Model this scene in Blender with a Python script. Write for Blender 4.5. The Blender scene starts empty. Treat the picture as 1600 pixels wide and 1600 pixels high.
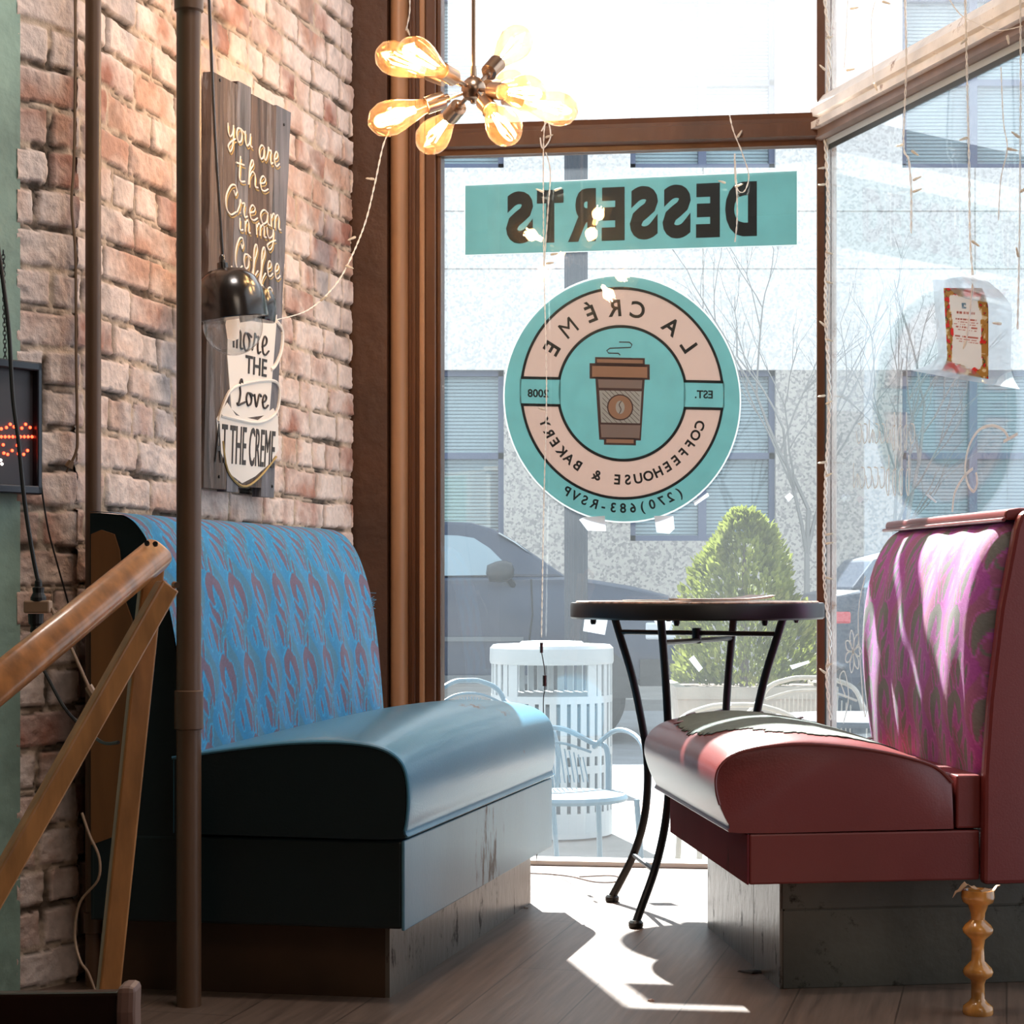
import bpy, math, random
import numpy as np
from mathutils import Vector

# ---------------------------------------------------------------- camera, world, sun, exposure
sc = bpy.context.scene
C = sc.collection
F0, HY, CZ = 3100.0, 910.0, 0.77          # focal length in px, horizon row, eye height
cam = bpy.data.objects.new('camera', bpy.data.cameras.new('camera')); C.objects.link(cam)
cam.location = (0, 0, CZ); cam.rotation_euler = (math.pi/2, 0, 0)
cam.data.sensor_width = 36; cam.data.lens = 36*F0/1600
cam.data.shift_y = (HY-800)/1600; cam.data.clip_start = .02; cam.data.clip_end = 300
sc.camera = cam
sc.view_settings.view_transform = 'Standard'; sc.view_settings.look = 'None'
sc.view_settings.exposure = 0.12; sc.view_settings.gamma = 1; sc.view_settings.use_curve_mapping = False
try:
    sc.cycles.use_denoising = True
    sc.cycles.max_bounces = 10; sc.cycles.transparent_max_bounces = 24
    sc.cycles.caustics_reflective = False; sc.cycles.caustics_refractive = False
    sc.cycles.sample_clamp_indirect = 6
except Exception: pass
W = bpy.data.worlds.new('sky'); sc.world = W; W.use_nodes = True
bg = W.node_tree.nodes['Background']; bg.inputs[0].default_value = (.87, .93, 1.0, 1); bg.inputs[1].default_value = 2.1

def light(name, kind, loc, energy, color, size=None, aim=None, **kw):
    l = bpy.data.lights.new(name, kind); l.energy = energy; l.color = color
    if kind == 'AREA':
        l.shape = 'RECTANGLE'; l.size, l.size_y = size
    elif size: l.shadow_soft_size = size
    for k, v in kw.items(): setattr(l, k, v)
    o = bpy.data.objects.new(name, l); C.objects.link(o); o.location = loc
    if aim is not None:
        o.rotation_euler = Vector(aim).to_track_quat('-Z', 'Y').to_euler()
    return o
ELEV = math.radians(45); SAZ = .21
sun_dir = Vector((SAZ, -1, 0)).normalized()*math.cos(ELEV)+Vector((0, 0, -math.sin(ELEV)))
light('sun', 'SUN', (0, 30, 30), 34.0, (1.0, .95, .88), aim=sun_dir, angle=math.radians(.6))
# added overhead fill lights, out of view, standing in for cafe lighting
light('added_fill_light', 'AREA', (1.3, .2, 3.1), 18, (1.0, .80, .62), (1.2, 1.2), (-.35, .75, -.45))
light('added_fill_light', 'AREA', (-.15, 3.3, 3.22), 36, (1.0, .90, .83), (.5, .5), (-.75, .9, -1.0))  # added to brighten the upper part of the brick wall

random.seed(7); rng = np.random.default_rng(5)
# ---------------------------------------------------------------- helpers
def U(px, py, D): return Vector(((px-800)/F0*D, D, CZ+(HY-py)/F0*D))

class MB:
    def __init__(s): s.v = []; s.f = []
    def add(s, vs, fs):
        b = len(s.v); s.v += [tuple(p) for p in vs]; s.f += [tuple(i+b for i in f) for f in fs]; return s
    def box8(s, p):
        return s.add(p, [(0,3,2,1),(4,5,6,7),(0,1,5,4),(1,2,6,5),(2,3,7,6),(3,0,4,7)])
    def box(s, x0, x1, y0, y1, z0, z1, M=None):
        p = [(x0,y0,z0),(x1,y0,z0),(x1,y1,z0),(x0,y1,z0),(x0,y0,z1),(x1,y0,z1),(x1,y1,z1),(x0,y1,z1)]
        return s.box8([M(*q) for q in p] if M else p)
    def loft(s, rings, caps=True, closed=True):
        n = len(rings[0]); b = []; base = len(s.v)
        for r in rings: s.v += [tuple(p) for p in r]
        m = n if closed else n-1
        for i in range(len(rings)-1):
            for j in range(m):
                a = base+i*n+j; c = base+i*n+(j+1) % n
                s.f.append((a, c, c+n, a+n))
        if caps and closed:
            s.f.append(tuple(base+j for j in range(n))[::-1]); e = base+(len(rings)-1)*n
            s.f.append(tuple(e+j for j in range(n)))
        return s
    def tube(s, pts, r, n=8, smooth=0, flat=None, closed=False):
        pts = [Vector(p) for p in pts]
        if smooth: pts = crom(pts, smooth, closed)
        if closed: pts = pts+[pts[0], pts[1]] if not smooth else pts
        rs = r if isinstance(r, (list, tuple)) else None
        rings = []; up = None
        for i, p in enumerate(pts):
            t = (pts[min(i+1, len(pts)-1)]-pts[max(i-1, 0)])
            if t.length < 1e-9: t = Vector((0, 0, 1))
            t.normalize()
            if up is None:
                up = t.cross(Vector((0, 0, 1)) if abs(t.z) < .9 else Vector((1, 0, 0))).normalized()
            up = (up-t*up.dot(t)); up.normalize(); w = t.cross(up)
            k = i/(len(pts)-1)
            rr = (rs[0]+(rs[-1]-rs[0])*k if len(rs) == 2 else rs[min(int(k*(len(rs)-1)+.5), len(rs)-1)]) if rs else r
            rings.append([p+(up*math.cos(a)+w*math.sin(a))*rr for a in [2*math.pi*j/n for j in range(n)]])
        return s.loft(rings)
    def lathe(s, prof, c, axis=(0, 0, 1), n=24):
        a = Vector(axis).normalized(); u = a.cross(Vector((0, 1, 0)) if abs(a.y) < .9 else Vector((1, 0, 0))).normalized(); w = a.cross(u)
        c = Vector(c)
        return s.loft([[c+a*z+(u*math.cos(2*math.pi*j/n)+w*math.sin(2*math.pi*j/n))*max(r, 1e-5) for j in range(n)] for r, z in prof])
    def prism(s, poly, M, d0, d1):
        n = len(poly); b = len(s.v)
        s.v += [tuple(M(x, d0, y)) for x, y in poly]+[tuple(M(x, d1, y)) for x, y in poly]
        s.f += [tuple(b+i for i in range(n)), tuple(b+n+i for i in range(n))[::-1]]
        s.f += [(b+i, b+(i+1) % n, b+n+(i+1) % n, b+n+i) for i in range(n)]
        return s
    def grid(s, P):
        h, w = len(P), len(P[0]); b = len(s.v)
        for r in P: s.v += [tuple(p) for p in r]
        for i in range(h-1):
            for j in range(w-1):
                a = b+i*w+j; s.f.append((a, a+1, a+w+1, a+w))
        return s

def crom(P, k, closed=False):
    out = []; n = len(P)
    rngi = range(n if closed else n-1)
    for i in rngi:
        if closed: p0, p1, p2, p3 = P[i-1], P[i], P[(i+1) % n], P[(i+2) % n]
        else: p0, p1, p2, p3 = P[max(i-1, 0)], P[i], P[i+1], P[min(i+2, n-1)]
        for j in range(k):
            t = j/k
            out.append(.5*((2*p1)+(p2-p0)*t+(2*p0-5*p1+4*p2-p3)*t*t+(3*p1-p0-3*p2+p3)*t**3))
    out.append(P[0].copy() if closed else P[-1]); return out

def obj(name, mb, m, parent=None, smooth=False, bevel=0, label=None, fix=True, ang=35):
    me = bpy.data.meshes.new(name); me.from_pydata(mb.v, [], mb.f)
    if fix and len(mb.f) < 60000:
        import bmesh
        b = bmesh.new(); b.from_mesh(me); bmesh.ops.recalc_face_normals(b, faces=b.faces); b.to_mesh(me); b.free()
    for mm in (m if isinstance(m, (list, tuple)) else [m]): me.materials.append(mm)
    if smooth:
        me.shade_smooth()
        try: me.set_sharp_from_angle(angle=math.radians(ang))
        except Exception: pass
    o = bpy.data.objects.new(name, me); C.objects.link(o)
    if parent:
        o.parent = parent; o.matrix_parent_inverse = parent.matrix_basis.inverted() if parent.type == 'EMPTY' else parent.matrix_world.inverted()
    if bevel:
        md = o.modifiers.new('bevel', 'BEVEL'); md.width = bevel; md.segments = 2; md.limit_method = 'ANGLE'
    if label: o['label'] = label
    return o
def tag(o, label, cat, group=None, kind=None):
    o['label'] = label; o['category'] = cat
    if group: o['group'] = group
    if kind: o['kind'] = kind
    return o
def thing(name, loc, label, cat, group=None):
    o = bpy.data.objects.new(name, None); C.objects.link(o); o.location = loc; o.empty_display_size = .05
    return tag(o, label, cat, group)
def struct(name, mb, m, **k):
    o = obj(name, mb, m, **k); o['kind'] = 'structure'; return o
def ubox(x0, x1, y0, y1, z0, z1, M=None): return MB().box(x0, x1, y0, y1, z0, z1, M)

# ---------------------------------------------------------------- materials
def nt(name):
    m = bpy.data.materials.new(name); m.use_nodes = True; t = m.node_tree; return m, t, t.nodes['Principled BSDF']
def mat(name, col, rough=.5, metal=0, var=0, scale=20, bump=0, bscale=60, stretch=None, spec=.5, coat=0, emit=None, es=1, dirt=None, dscale=6, damt=.5, trans=0, alpha=1, dpos=None, drad=.2, dgain=.2):
    m, t, b = nt(name); N = t.nodes; L = t.links
    b.inputs['Base Color'].default_value = (*col, 1); b.inputs['Roughness'].default_value = rough; b.inputs['Metallic'].default_value = metal
    b.inputs['Specular IOR Level'].default_value = spec; b.inputs['Coat Weight'].default_value = coat; b.inputs['Coat Roughness'].default_value = .15
    tc = N.new('ShaderNodeTexCoord'); mp = N.new('ShaderNodeMapping'); L.new(tc.outputs['Object'], mp.inputs[0])
    if stretch: mp.inputs['Scale'].default_value = stretch
    last = None
    if var:
        n = N.new('ShaderNodeTexNoise'); n.inputs['Scale'].default_value = scale; n.inputs['Detail'].default_value = 5; L.new(mp.outputs[0], n.inputs[0])
        r = N.new('ShaderNodeValToRGB'); r.color_ramp.elements[0].position = .3; r.color_ramp.elements[1].position = .7
        r.color_ramp.elements[0].color = (*[max(c*(1-var), 0) for c in col], 1); r.color_ramp.elements[1].color = (*[min(c*(1+var), 1) for c in col], 1)
        L.new(n.outputs[0], r.inputs[0]); last = r.outputs[0]
    if dirt:
        n = N.new('ShaderNodeTexNoise'); n.inputs['Scale'].default_value = dscale; n.inputs['Detail'].default_value = 8; n.inputs['Roughness'].default_value = .7; L.new(mp.outputs[0], n.inputs[0])
        r = N.new('ShaderNodeValToRGB'); r.color_ramp.elements[0].position = damt; r.color_ramp.elements[1].position = damt+.08
        if dpos:
            vd = N.new('ShaderNodeVectorMath'); vd.operation = 'DISTANCE'; vd.inputs[1].default_value = dpos; L.new(tc.outputs['Object'], vd.inputs[0])
            mr = N.new('ShaderNodeMapRange'); mr.inputs[1].default_value = 0; mr.inputs[2].default_value = drad; mr.inputs[3].default_value = dgain; mr.inputs[4].default_value = -dgain; L.new(vd.outputs['Value'], mr.inputs[0])
            ad = N.new('ShaderNodeMath'); ad.operation = 'ADD'; L.new(n.outputs[0], ad.inputs[0]); L.new(mr.outputs[0], ad.inputs[1]); L.new(ad.outputs[0], r.inputs[0])
        else: L.new(n.outputs[0], r.inputs[0])
        mx = N.new('ShaderNodeMix'); mx.data_type = 'RGBA'
        iv = N.new('ShaderNodeMapRange'); iv.inputs[3].default_value = spec; iv.inputs[4].default_value = .04; L.new(r.outputs[0], iv.inputs[0]); L.new(iv.outputs[0], b.inputs['Specular IOR Level'])
        if coat: i2 = N.new('ShaderNodeMapRange'); i2.inputs[3].default_value = coat; i2.inputs[4].default_value = 0; L.new(r.outputs[0], i2.inputs[0]); L.new(i2.outputs[0], b.inputs['Coat Weight'])
        L.new(r.outputs[0], mx.inputs[0]); mx.inputs[7].default_value = (*dirt, 1)
        if last: L.new(last, mx.inputs[6])
        else: mx.inputs[6].default_value = (*col, 1)
        last = mx.outputs[2]
    if last: L.new(last, b.inputs['Base Color'])
    if bump:
        n = N.new('ShaderNodeTexNoise'); n.inputs['Scale'].default_value = bscale; n.inputs['Detail'].default_value = 4; L.new(mp.outputs[0], n.inputs[0])
        bp = N.new('ShaderNodeBump'); bp.inputs['Strength'].default_value = bump; bp.inputs['Distance'].default_value = .01
        L.new(n.outputs[0], bp.inputs['Height']); L.new(bp.outputs[0], b.inputs['Normal'])
    if emit:
        b.inputs['Emission Color'].default_value = (*emit, 1); b.inputs['Emission Strength'].default_value = es
    if trans:
        tr = N.new('ShaderNodeBsdfTranslucent'); mx = N.new('ShaderNodeMixShader'); mx.inputs[0].default_value = trans
        if last: L.new(last, tr.inputs[0])
        else: tr.inputs[0].default_value = (*col, 1)
        L.new(b.outputs[0], mx.inputs[1]); L.new(tr.outputs[0], mx.inputs[2]); L.new(mx.outputs[0], N['Material Output'].inputs[0])
    return m
def vmat(name, rough=.7, bump=0, bscale=200, spec=.4, sheen=0, trans=0):
    m, t, b = nt(name); N = t.nodes; L = t.links
    a = N.new('ShaderNodeAttribute'); a.attribute_name = 'pattern'; L.new(a.outputs['Color'], b.inputs['Base Color'])
    b.inputs['Roughness'].default_value = rough; b.inputs['Specular IOR Level'].default_value = spec; b.inputs['Sheen Weight'].default_value = sheen
    if trans:
        tr = N.new('ShaderNodeBsdfTranslucent'); mx = N.new('ShaderNodeMixShader'); mx.inputs[0].default_value = trans; L.new(a.outputs['Color'], tr.inputs[0]); L.new(b.outputs[0], mx.inputs[1]); L.new(tr.outputs[0], mx.inputs[2]); L.new(mx.outputs[0], N['Material Output'].inputs[0])
    if bump:
        n = N.new('ShaderNodeTexNoise'); n.inputs['Scale'].default_value = bscale; n.inputs['Detail'].default_value = 6
        tc = N.new('ShaderNodeTexCoord'); L.new(tc.outputs['Object'], n.inputs[0])
        bp = N.new('ShaderNodeBump'); bp.inputs['Strength'].default_value = bump; bp.inputs['Distance'].default_value = .004
        L.new(n.outputs[0], bp.inputs['Height']); L.new(bp.outputs[0], b.inputs['Normal'])
    return m
def glassy(name, tint=(1, 1, 1), dust=0.0, dustcol=(.8, .88, .95), rough=0.0, f0=.04, dscale=3, refl=(1, 1, 1)):
    """thin clear sheet: clear pass-through, mirror reflection growing at grazing angles, a film of dust that scatters light"""
    m, t, b = nt(name); N = t.nodes; L = t.links; N.remove(b)
    g = N.new('ShaderNodeNewGeometry'); dt = N.new('ShaderNodeVectorMath'); dt.operation = 'DOT_PRODUCT'
    L.new(g.outputs['Normal'], dt.inputs[0]); L.new(g.outputs['Incoming'], dt.inputs[1])
    def mth(op, a, bb=None, c=None):
        n = N.new('ShaderNodeMath'); n.operation = op
        for i, x in enumerate((a, bb, c)):
            if x is None: continue
            if isinstance(x, (int, float)): n.inputs[i].default_value = x
            else: L.new(x, n.inputs[i])
        return n.outputs[0]
    ab = mth('ABSOLUTE', dt.outputs['Value']); om = mth('SUBTRACT', 1.0, ab); p5 = mth('POWER', om, 5.0)
    fr = mth('MULTIPLY_ADD', p5, 1-f0, f0)
    tr = N.new('ShaderNodeBsdfTransparent'); tr.inputs[0].default_value = (*tint, 1)
    gl = N.new('ShaderNodeBsdfGlossy'); gl.inputs['Roughness'].default_value = rough; gl.inputs[0].default_value = (*refl, 1)
    mx = N.new('ShaderNodeMixShader'); L.new(fr, mx.inputs[0]); L.new(tr.outputs[0], mx.inputs[1]); L.new(gl.outputs[0], mx.inputs[2])
    out = mx.outputs[0]
    if dust:
        tl = N.new('ShaderNodeBsdfTranslucent'); df = N.new('ShaderNodeBsdfDiffuse'); tl.inputs[0].default_value = df.inputs[0].default_value = (*dustcol, 1)
        m2 = N.new('ShaderNodeMixShader'); m2.inputs[0].default_value = .7; L.new(df.outputs[0], m2.inputs[1]); L.new(tl.outputs[0], m2.inputs[2])
        n = N.new('ShaderNodeTexNoise'); n.inputs['Scale'].default_value = dscale; n.inputs['Detail'].default_value = 6
        tc = N.new('ShaderNodeTexCoord'); L.new(tc.outputs['Object'], n.inputs[0])
        # dust grains face every way, so the film scatters light from any direction
        wn = N.new('ShaderNodeTexWhiteNoise'); wn.noise_dimensions = '3D'; sc_ = N.new('ShaderNodeVectorMath'); sc_.operation = 'SCALE'; sc_.inputs[3].default_value = 7000
        L.new(tc.outputs['Object'], sc_.inputs[0]); L.new(sc_.outputs[0], wn.inputs[0])
        sb = N.new('ShaderNodeVectorMath'); sb.operation = 'SUBTRACT'; sb.inputs[1].default_value = (.5, .5, .5); L.new(wn.outputs['Color'], sb.inputs[0])
        nm = N.new('ShaderNodeVectorMath'); nm.operation = 'NORMALIZE'; L.new(sb.outputs[0], nm.inputs[0]); L.new(nm.outputs[0], tl.inputs['Normal']); L.new(nm.outputs[0], df.inputs['Normal'])
        fac = mth('MULTIPLY_ADD', n.outputs[0], dust*1.2, dust*.4)
        m3 = N.new('ShaderNodeMixShader'); L.new(fac, m3.inputs[0]); L.new(out, m3.inputs[1]); L.new(m2.outputs[0], m3.inputs[2]); out = m3.outputs[0]
    L.new(out, N['Material Output'].inputs[0]); return m

def vnoise(x, y, seed=0):
    xi = np.floor(x).astype(np.int64); yi = np.floor(y).astype(np.int64); xf = x-xi; yf = y-yi
    def h(a, b):
        n = (a*374761393+b*668265263+seed*1442695041) & 0x7fffffff
        n = ((n ^ (n >> 13))*1274126177) & 0x7fffffff
        return ((n ^ (n >> 16)) & 0xffff)/65535.0
    u = xf*xf*(3-2*xf); v = yf*yf*(3-2*yf)
    return (h(xi, yi)*(1-u)+h(xi+1, yi)*u)*(1-v)+(h(xi, yi+1)*(1-u)+h(xi+1, yi+1)*u)*v
def fbm(x, y, o=4, seed=0):
    s = 0; a = .5
    for i in range(o): s = s+a*vnoise(x*2**i, y*2**i, seed+i*17); a *= .5
    return s/(1-.5**o)
def hsh(a, b, seed=0):
    n = (a.astype(np.int64)*73856093 ^ b.astype(np.int64)*19349663 ^ (seed*83492791)) & 0x7fffffff
    n = ((n ^ (n >> 13))*1274126177) & 0x7fffffff
    return ((n ^ (n >> 15)) & 0xffff)/65535.0
def setcol(o, rgb):
    me = o.data; a = me.color_attributes.new('pattern', 'FLOAT_COLOR', 'POINT')
    c = np.ones((len(me.vertices), 4), np.float32); c[:, :3] = rgb.reshape(-1, 3); a.data.foreach_set('color', c.ravel())

# planes of the place --------------------------------------------------------
def frame(O, e, z0=0):
    O = Vector((*O, 0)); e = Vector((*e, 0)).normalized(); return O, e
FO, FE = Vector((-.193, 5.45, 0)), Vector((1, -.14, 0)).normalized(); FN = Vector((-FE.y*-1, -FE.x, 0)); FN = Vector((FE.y, -FE.x, 0))
RO, RE = Vector((.83, 5.31, 0)), Vector((.28, -1, 0)).normalized(); RN = Vector((RE.y, -RE.x, 0))
BO, BE = Vector((-.444, 5.40, 0)), Vector((-.2445, -.9696, 0)).normalized(); BN = Vector((.9696, -.2445, 0)).normalized()
GO, GE = Vector((-.84, 3.83, 0)), Vector((-.59, -.81, 0)).normalized(); GN = Vector((.81, -.59, 0)).normalized()
def mk(O, E, Nn): return lambda s, d, z: O+E*s+Nn*d+Vector((0, 0, z))
FW, RW, BW, GW = mk(FO, FE, FN), mk(RO, RE, RN), mk(BO, BE, BN), mk(GO, GE, GN)
def hit(px, py, O, E, Nn, d=0):
    k = (px-800)/F0; P = O+Nn*d            # (P.x+E.x s) = k (P.y+E.y s)
    s = (k*P.y-P.x)/(E.x-k*E.y); D = P.y+E.y*s
    return s, CZ+(HY-py)/F0*D
fh = lambda px, py, d=0: hit(px, py, FO, FE, FN, d)
rh = lambda px, py, d=0: hit(px, py, RO, RE, RN, d)
bh = lambda px, py, d=0: hit(px, py, BO, BE, BN, d)
gh = lambda px, py, d=0: hit(px, py, GO, GE, GN, d)
def fp(px, py, d=0): s, z = fh(px, py, d); return FW(s, d, z)
def rp(px, py, d=0): s, z = rh(px, py, d); return RW(s, d, z)
def bp_(px, py, d=0): s, z = bh(px, py, d); return BW(s, d, z)
def gp(px, py, d=0): s, z = gh(px, py, d); return GW(s, d, z)

# text -----------------------------------------------------------------------
_tc = {}
def textmesh(s, off=0.0):
    k = (s, off)
    if k not in _tc:
        cu = bpy.data.curves.new('t', 'FONT'); cu.body = s; cu.extrude = .5; cu.offset = off; cu.resolution_u = 4
        o = bpy.data.objects.new('t', cu); C.objects.link(o); bpy.context.view_layer.update()
        me = bpy.data.meshes.new_from_object(o.evaluated_get(bpy.context.evaluated_depsgraph_get()))
        v = np.array([tuple(x.co) for x in me.vertices]); f = [tuple(p.vertices) for p in me.polygons]
        bpy.data.objects.remove(o); bpy.data.curves.remove(cu); bpy.data.meshes.remove(me); _tc[k] = (v, f)
    return _tc[k]
CAP = None
def put_text(mb, s, M, d0, d1, box=None, h=None, centre=(0, 0), mirror=False, off=.0, rot=0, cond=1):
    """M(x, d, y); box=(x0,y0,x1,y1) fits the text, or cap height h around centre"""
    v, f = textmesh(s, off); x0, x1 = v[:, 0].min(), v[:, 0].max(); y0, y1 = v[:, 1].min(), v[:, 1].max()
    out = []
    hc = textmesh('H', off)[0]; ch = hc[:, 1].max()-hc[:, 1].min()
    for x, y, z in v:
        if box:
            a = (x-x0)/(x1-x0); b = (y-y0)/(y1-y0)
            if mirror: a = 1-a
            X = box[0]+(box[2]-box[0])*a; Y = box[1]+(box[3]-box[1])*b
        else:
            k = h/ch; a = (x-(x0+x1)/2)*k*cond; b = (y-(hc[:, 1].min()+ch/2))*k
            A = a*math.cos(rot)-b*math.sin(rot)+centre[0]; Y = a*math.sin(rot)+b*math.cos(rot)+centre[1]
            X = -A if mirror else A
        out.append(M(X, d0 if z < 0 else d1, Y))
    mb.add(out, f)

# stroke lettering (x-height 1) ------------------------------------------------
ST = {'a': [[(.75,.85),(.4,1),(.1,.7),(.1,.3),(.35,0),(.7,.3),(.75,.9),(.75,.2),(1,.05)]],
 'o': [[(.6,.95),(.2,.9),(.08,.45),(.3,0),(.65,.15),(.72,.6),(.5,.95),(.95,.8)]],
 'u': [[(.05,.95),(.1,.3),(.35,0),(.65,.3),(.72,.95),(.72,.2),(1,.05)]],
 'y': [[(.05,.95),(.1,.4),(.35,.1),(.65,.4),(.72,.95),(.7,-.4),(.4,-.9),(.15,-.6),(.5,-.2),(1,.1)]],
 'r': [[(.0,.1),(.2,.6),(.25,1.05),(.4,.85),(.65,.9),(.6,.4),(.7,.0),(.95,.1)]],
 'e': [[(.05,.4),(.5,.6),(.55,.9),(.3,1),(.1,.6),(.2,.1),(.5,0),(.85,.25)]],
 't': [[(.35,1.7),(.3,.3),(.45,0),(.8,.1)], [(.0,1.15),(.7,1.2)]],
 'h': [[(.1,0),(.15,1.2),(.35,1.8),(.45,1.5),(.15,.9),(.12,0)], [(.13,.5),(.4,1),(.65,.8),(.68,.1),(.95,.05)]],
 'm': [[(.0,.9),(.08,.0)], [(.08,.6),(.25,1),(.4,.8),(.42,0)], [(.42,.6),(.62,1),(.8,.8),(.82,.1),(1.05,.05)]],
 'n': [[(.05,.9),(.1,0)], [(.1,.6),(.35,1),(.6,.8),(.62,.1),(.9,.05)]],
 'i': [[(.3,.95),(.3,.2),(.5,0),(.8,.1)], [(.3,1.35),(.32,1.45)]],
 'f': [[(.2,-.8),(.3,0),(.3,1.3),(.55,1.8),(.7,1.4),(.4,.7),(.3,.2),(.1,-.5),(.3,-.9),(.5,-.4),(.9,.1)]],
 'C': [[(1.0,1.5),(.8,1.9),(.4,1.7),(.05,.9),(.1,.1),(.5,-.2),(.95,.1)], [(1,1.5),(.85,1.2),(.7,1.5)]],
 'L': [[(.6,1.5),(.45,1.9),(.25,1.5),(.35,.8),(.2,.1),(.0,.0),(.2,-.1),(.6,.05),(1,.2)]],
 'v': [[(.05,.95),(.35,0),(.65,.95),(.95,.85)]], ' ': []}
def cursive(mb, word, M, d, x0, y0, x1, h, r, lift=0):
    n = len(word); w = (x1-x0)/n
    for i, ch in enumerate(word):
        for st in ST.get(ch, []):
            mb.tube([M(x0+(i+p[0]*.95)*w, d, y0+p[1]*h) for p in st], r, 5, smooth=5)

# ---------------------------------------------------------------- structure
m_floor, t, b = nt('laminate_floor'); N = t.nodes; L = t.links
tc = N.new('ShaderNodeTexCoord'); mp = N.new('ShaderNodeMapping'); mp.inputs['Rotation'].default_value = (0, 0, math.radians(-76)); L.new(tc.outputs['Object'], mp.inputs[0])
br = N.new('ShaderNodeTexBrick'); L.new(mp.outputs[0], br.inputs[0]); br.inputs['Scale'].default_value = 1; br.inputs['Brick Width'].default_value = 1.1; br.inputs['Row Height'].default_value = .19
br.inputs['Mortar Size'].default_value = .0018; br.inputs['Color1'].default_value = (.19, .125, .095, 1); br.inputs['Color2'].default_value = (.215, .145, .11, 1); br.inputs['Mortar'].default_value = (.09, .06, .045, 1)
mp2 = N.new('ShaderNodeMapping'); mp2.inputs['Scale'].default_value = (2.5, 40, 1); L.new(mp.outputs[0], mp2.inputs[0])
ns = N.new('ShaderNodeTexNoise'); ns.inputs['Scale'].default_value = 1.6; ns.inputs['Detail'].default_value = 7; L.new(mp2.outputs[0], ns.inputs[0])
hv = N.new('ShaderNodeMix'); hv.data_type = 'RGBA'; hv.blend_type = 'MULTIPLY'; hv.inputs[0].default_value = .8; L.new(br.outputs[0], hv.inputs[6])
rp_ = N.new('ShaderNodeValToRGB'); rp_.color_ramp.elements[0].position = .3; rp_.color_ramp.elements[0].color = (.5, .5, .5, 1); rp_.color_ramp.elements[1].position = .65; L.new(ns.outputs[0], rp_.inputs[0]); L.new(rp_.outputs[0], hv.inputs[7])
L.new(hv.outputs[2], b.inputs['Base Color']); b.inputs['Roughness'].default_value = .42
bp = N.new('ShaderNodeBump'); bp.inputs['Strength'].default_value = .25; bp.inputs['Distance'].default_value = .003; L.new(ns.outputs[0], bp.inputs['Height']); L.new(bp.outputs[0], b.inputs['Normal'])

flo = MB(); fpoly = [FW(-.45, 0, 0), FW(1.04, 0, 0), RW(5.3, 0, 0), Vector((2.6, -3, 0)), Vector((-2.9, -3, 0)), GW(2.6, 0, 0), GW(0, 0, 0), BW(0, 0, 0)]
flo.add([tuple(p) for p in fpoly]+[tuple(p-Vector((0, 0, .12))) for p in fpoly], [tuple(range(8)), tuple(range(15, 7, -1))]+[(i, (i+1) % 8, (i+1) % 8+8, i+8) for i in range(8)])
struct('floor', flo, m_floor)
m_ceil = mat('ceiling_paint', (.45, .40, .35), .8)
ce = MB(); ce.add([tuple(p+Vector((0, 0, 3.3))) for p in fpoly]+[tuple(p+Vector((0, 0, 3.4))) for p in fpoly], [tuple(range(8)), tuple(range(15, 7, -1))]+[(i, (i+1) % 8, (i+1) % 8+8, i+8) for i in range(8)])
struct('ceiling', ce, m_ceil)

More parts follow.
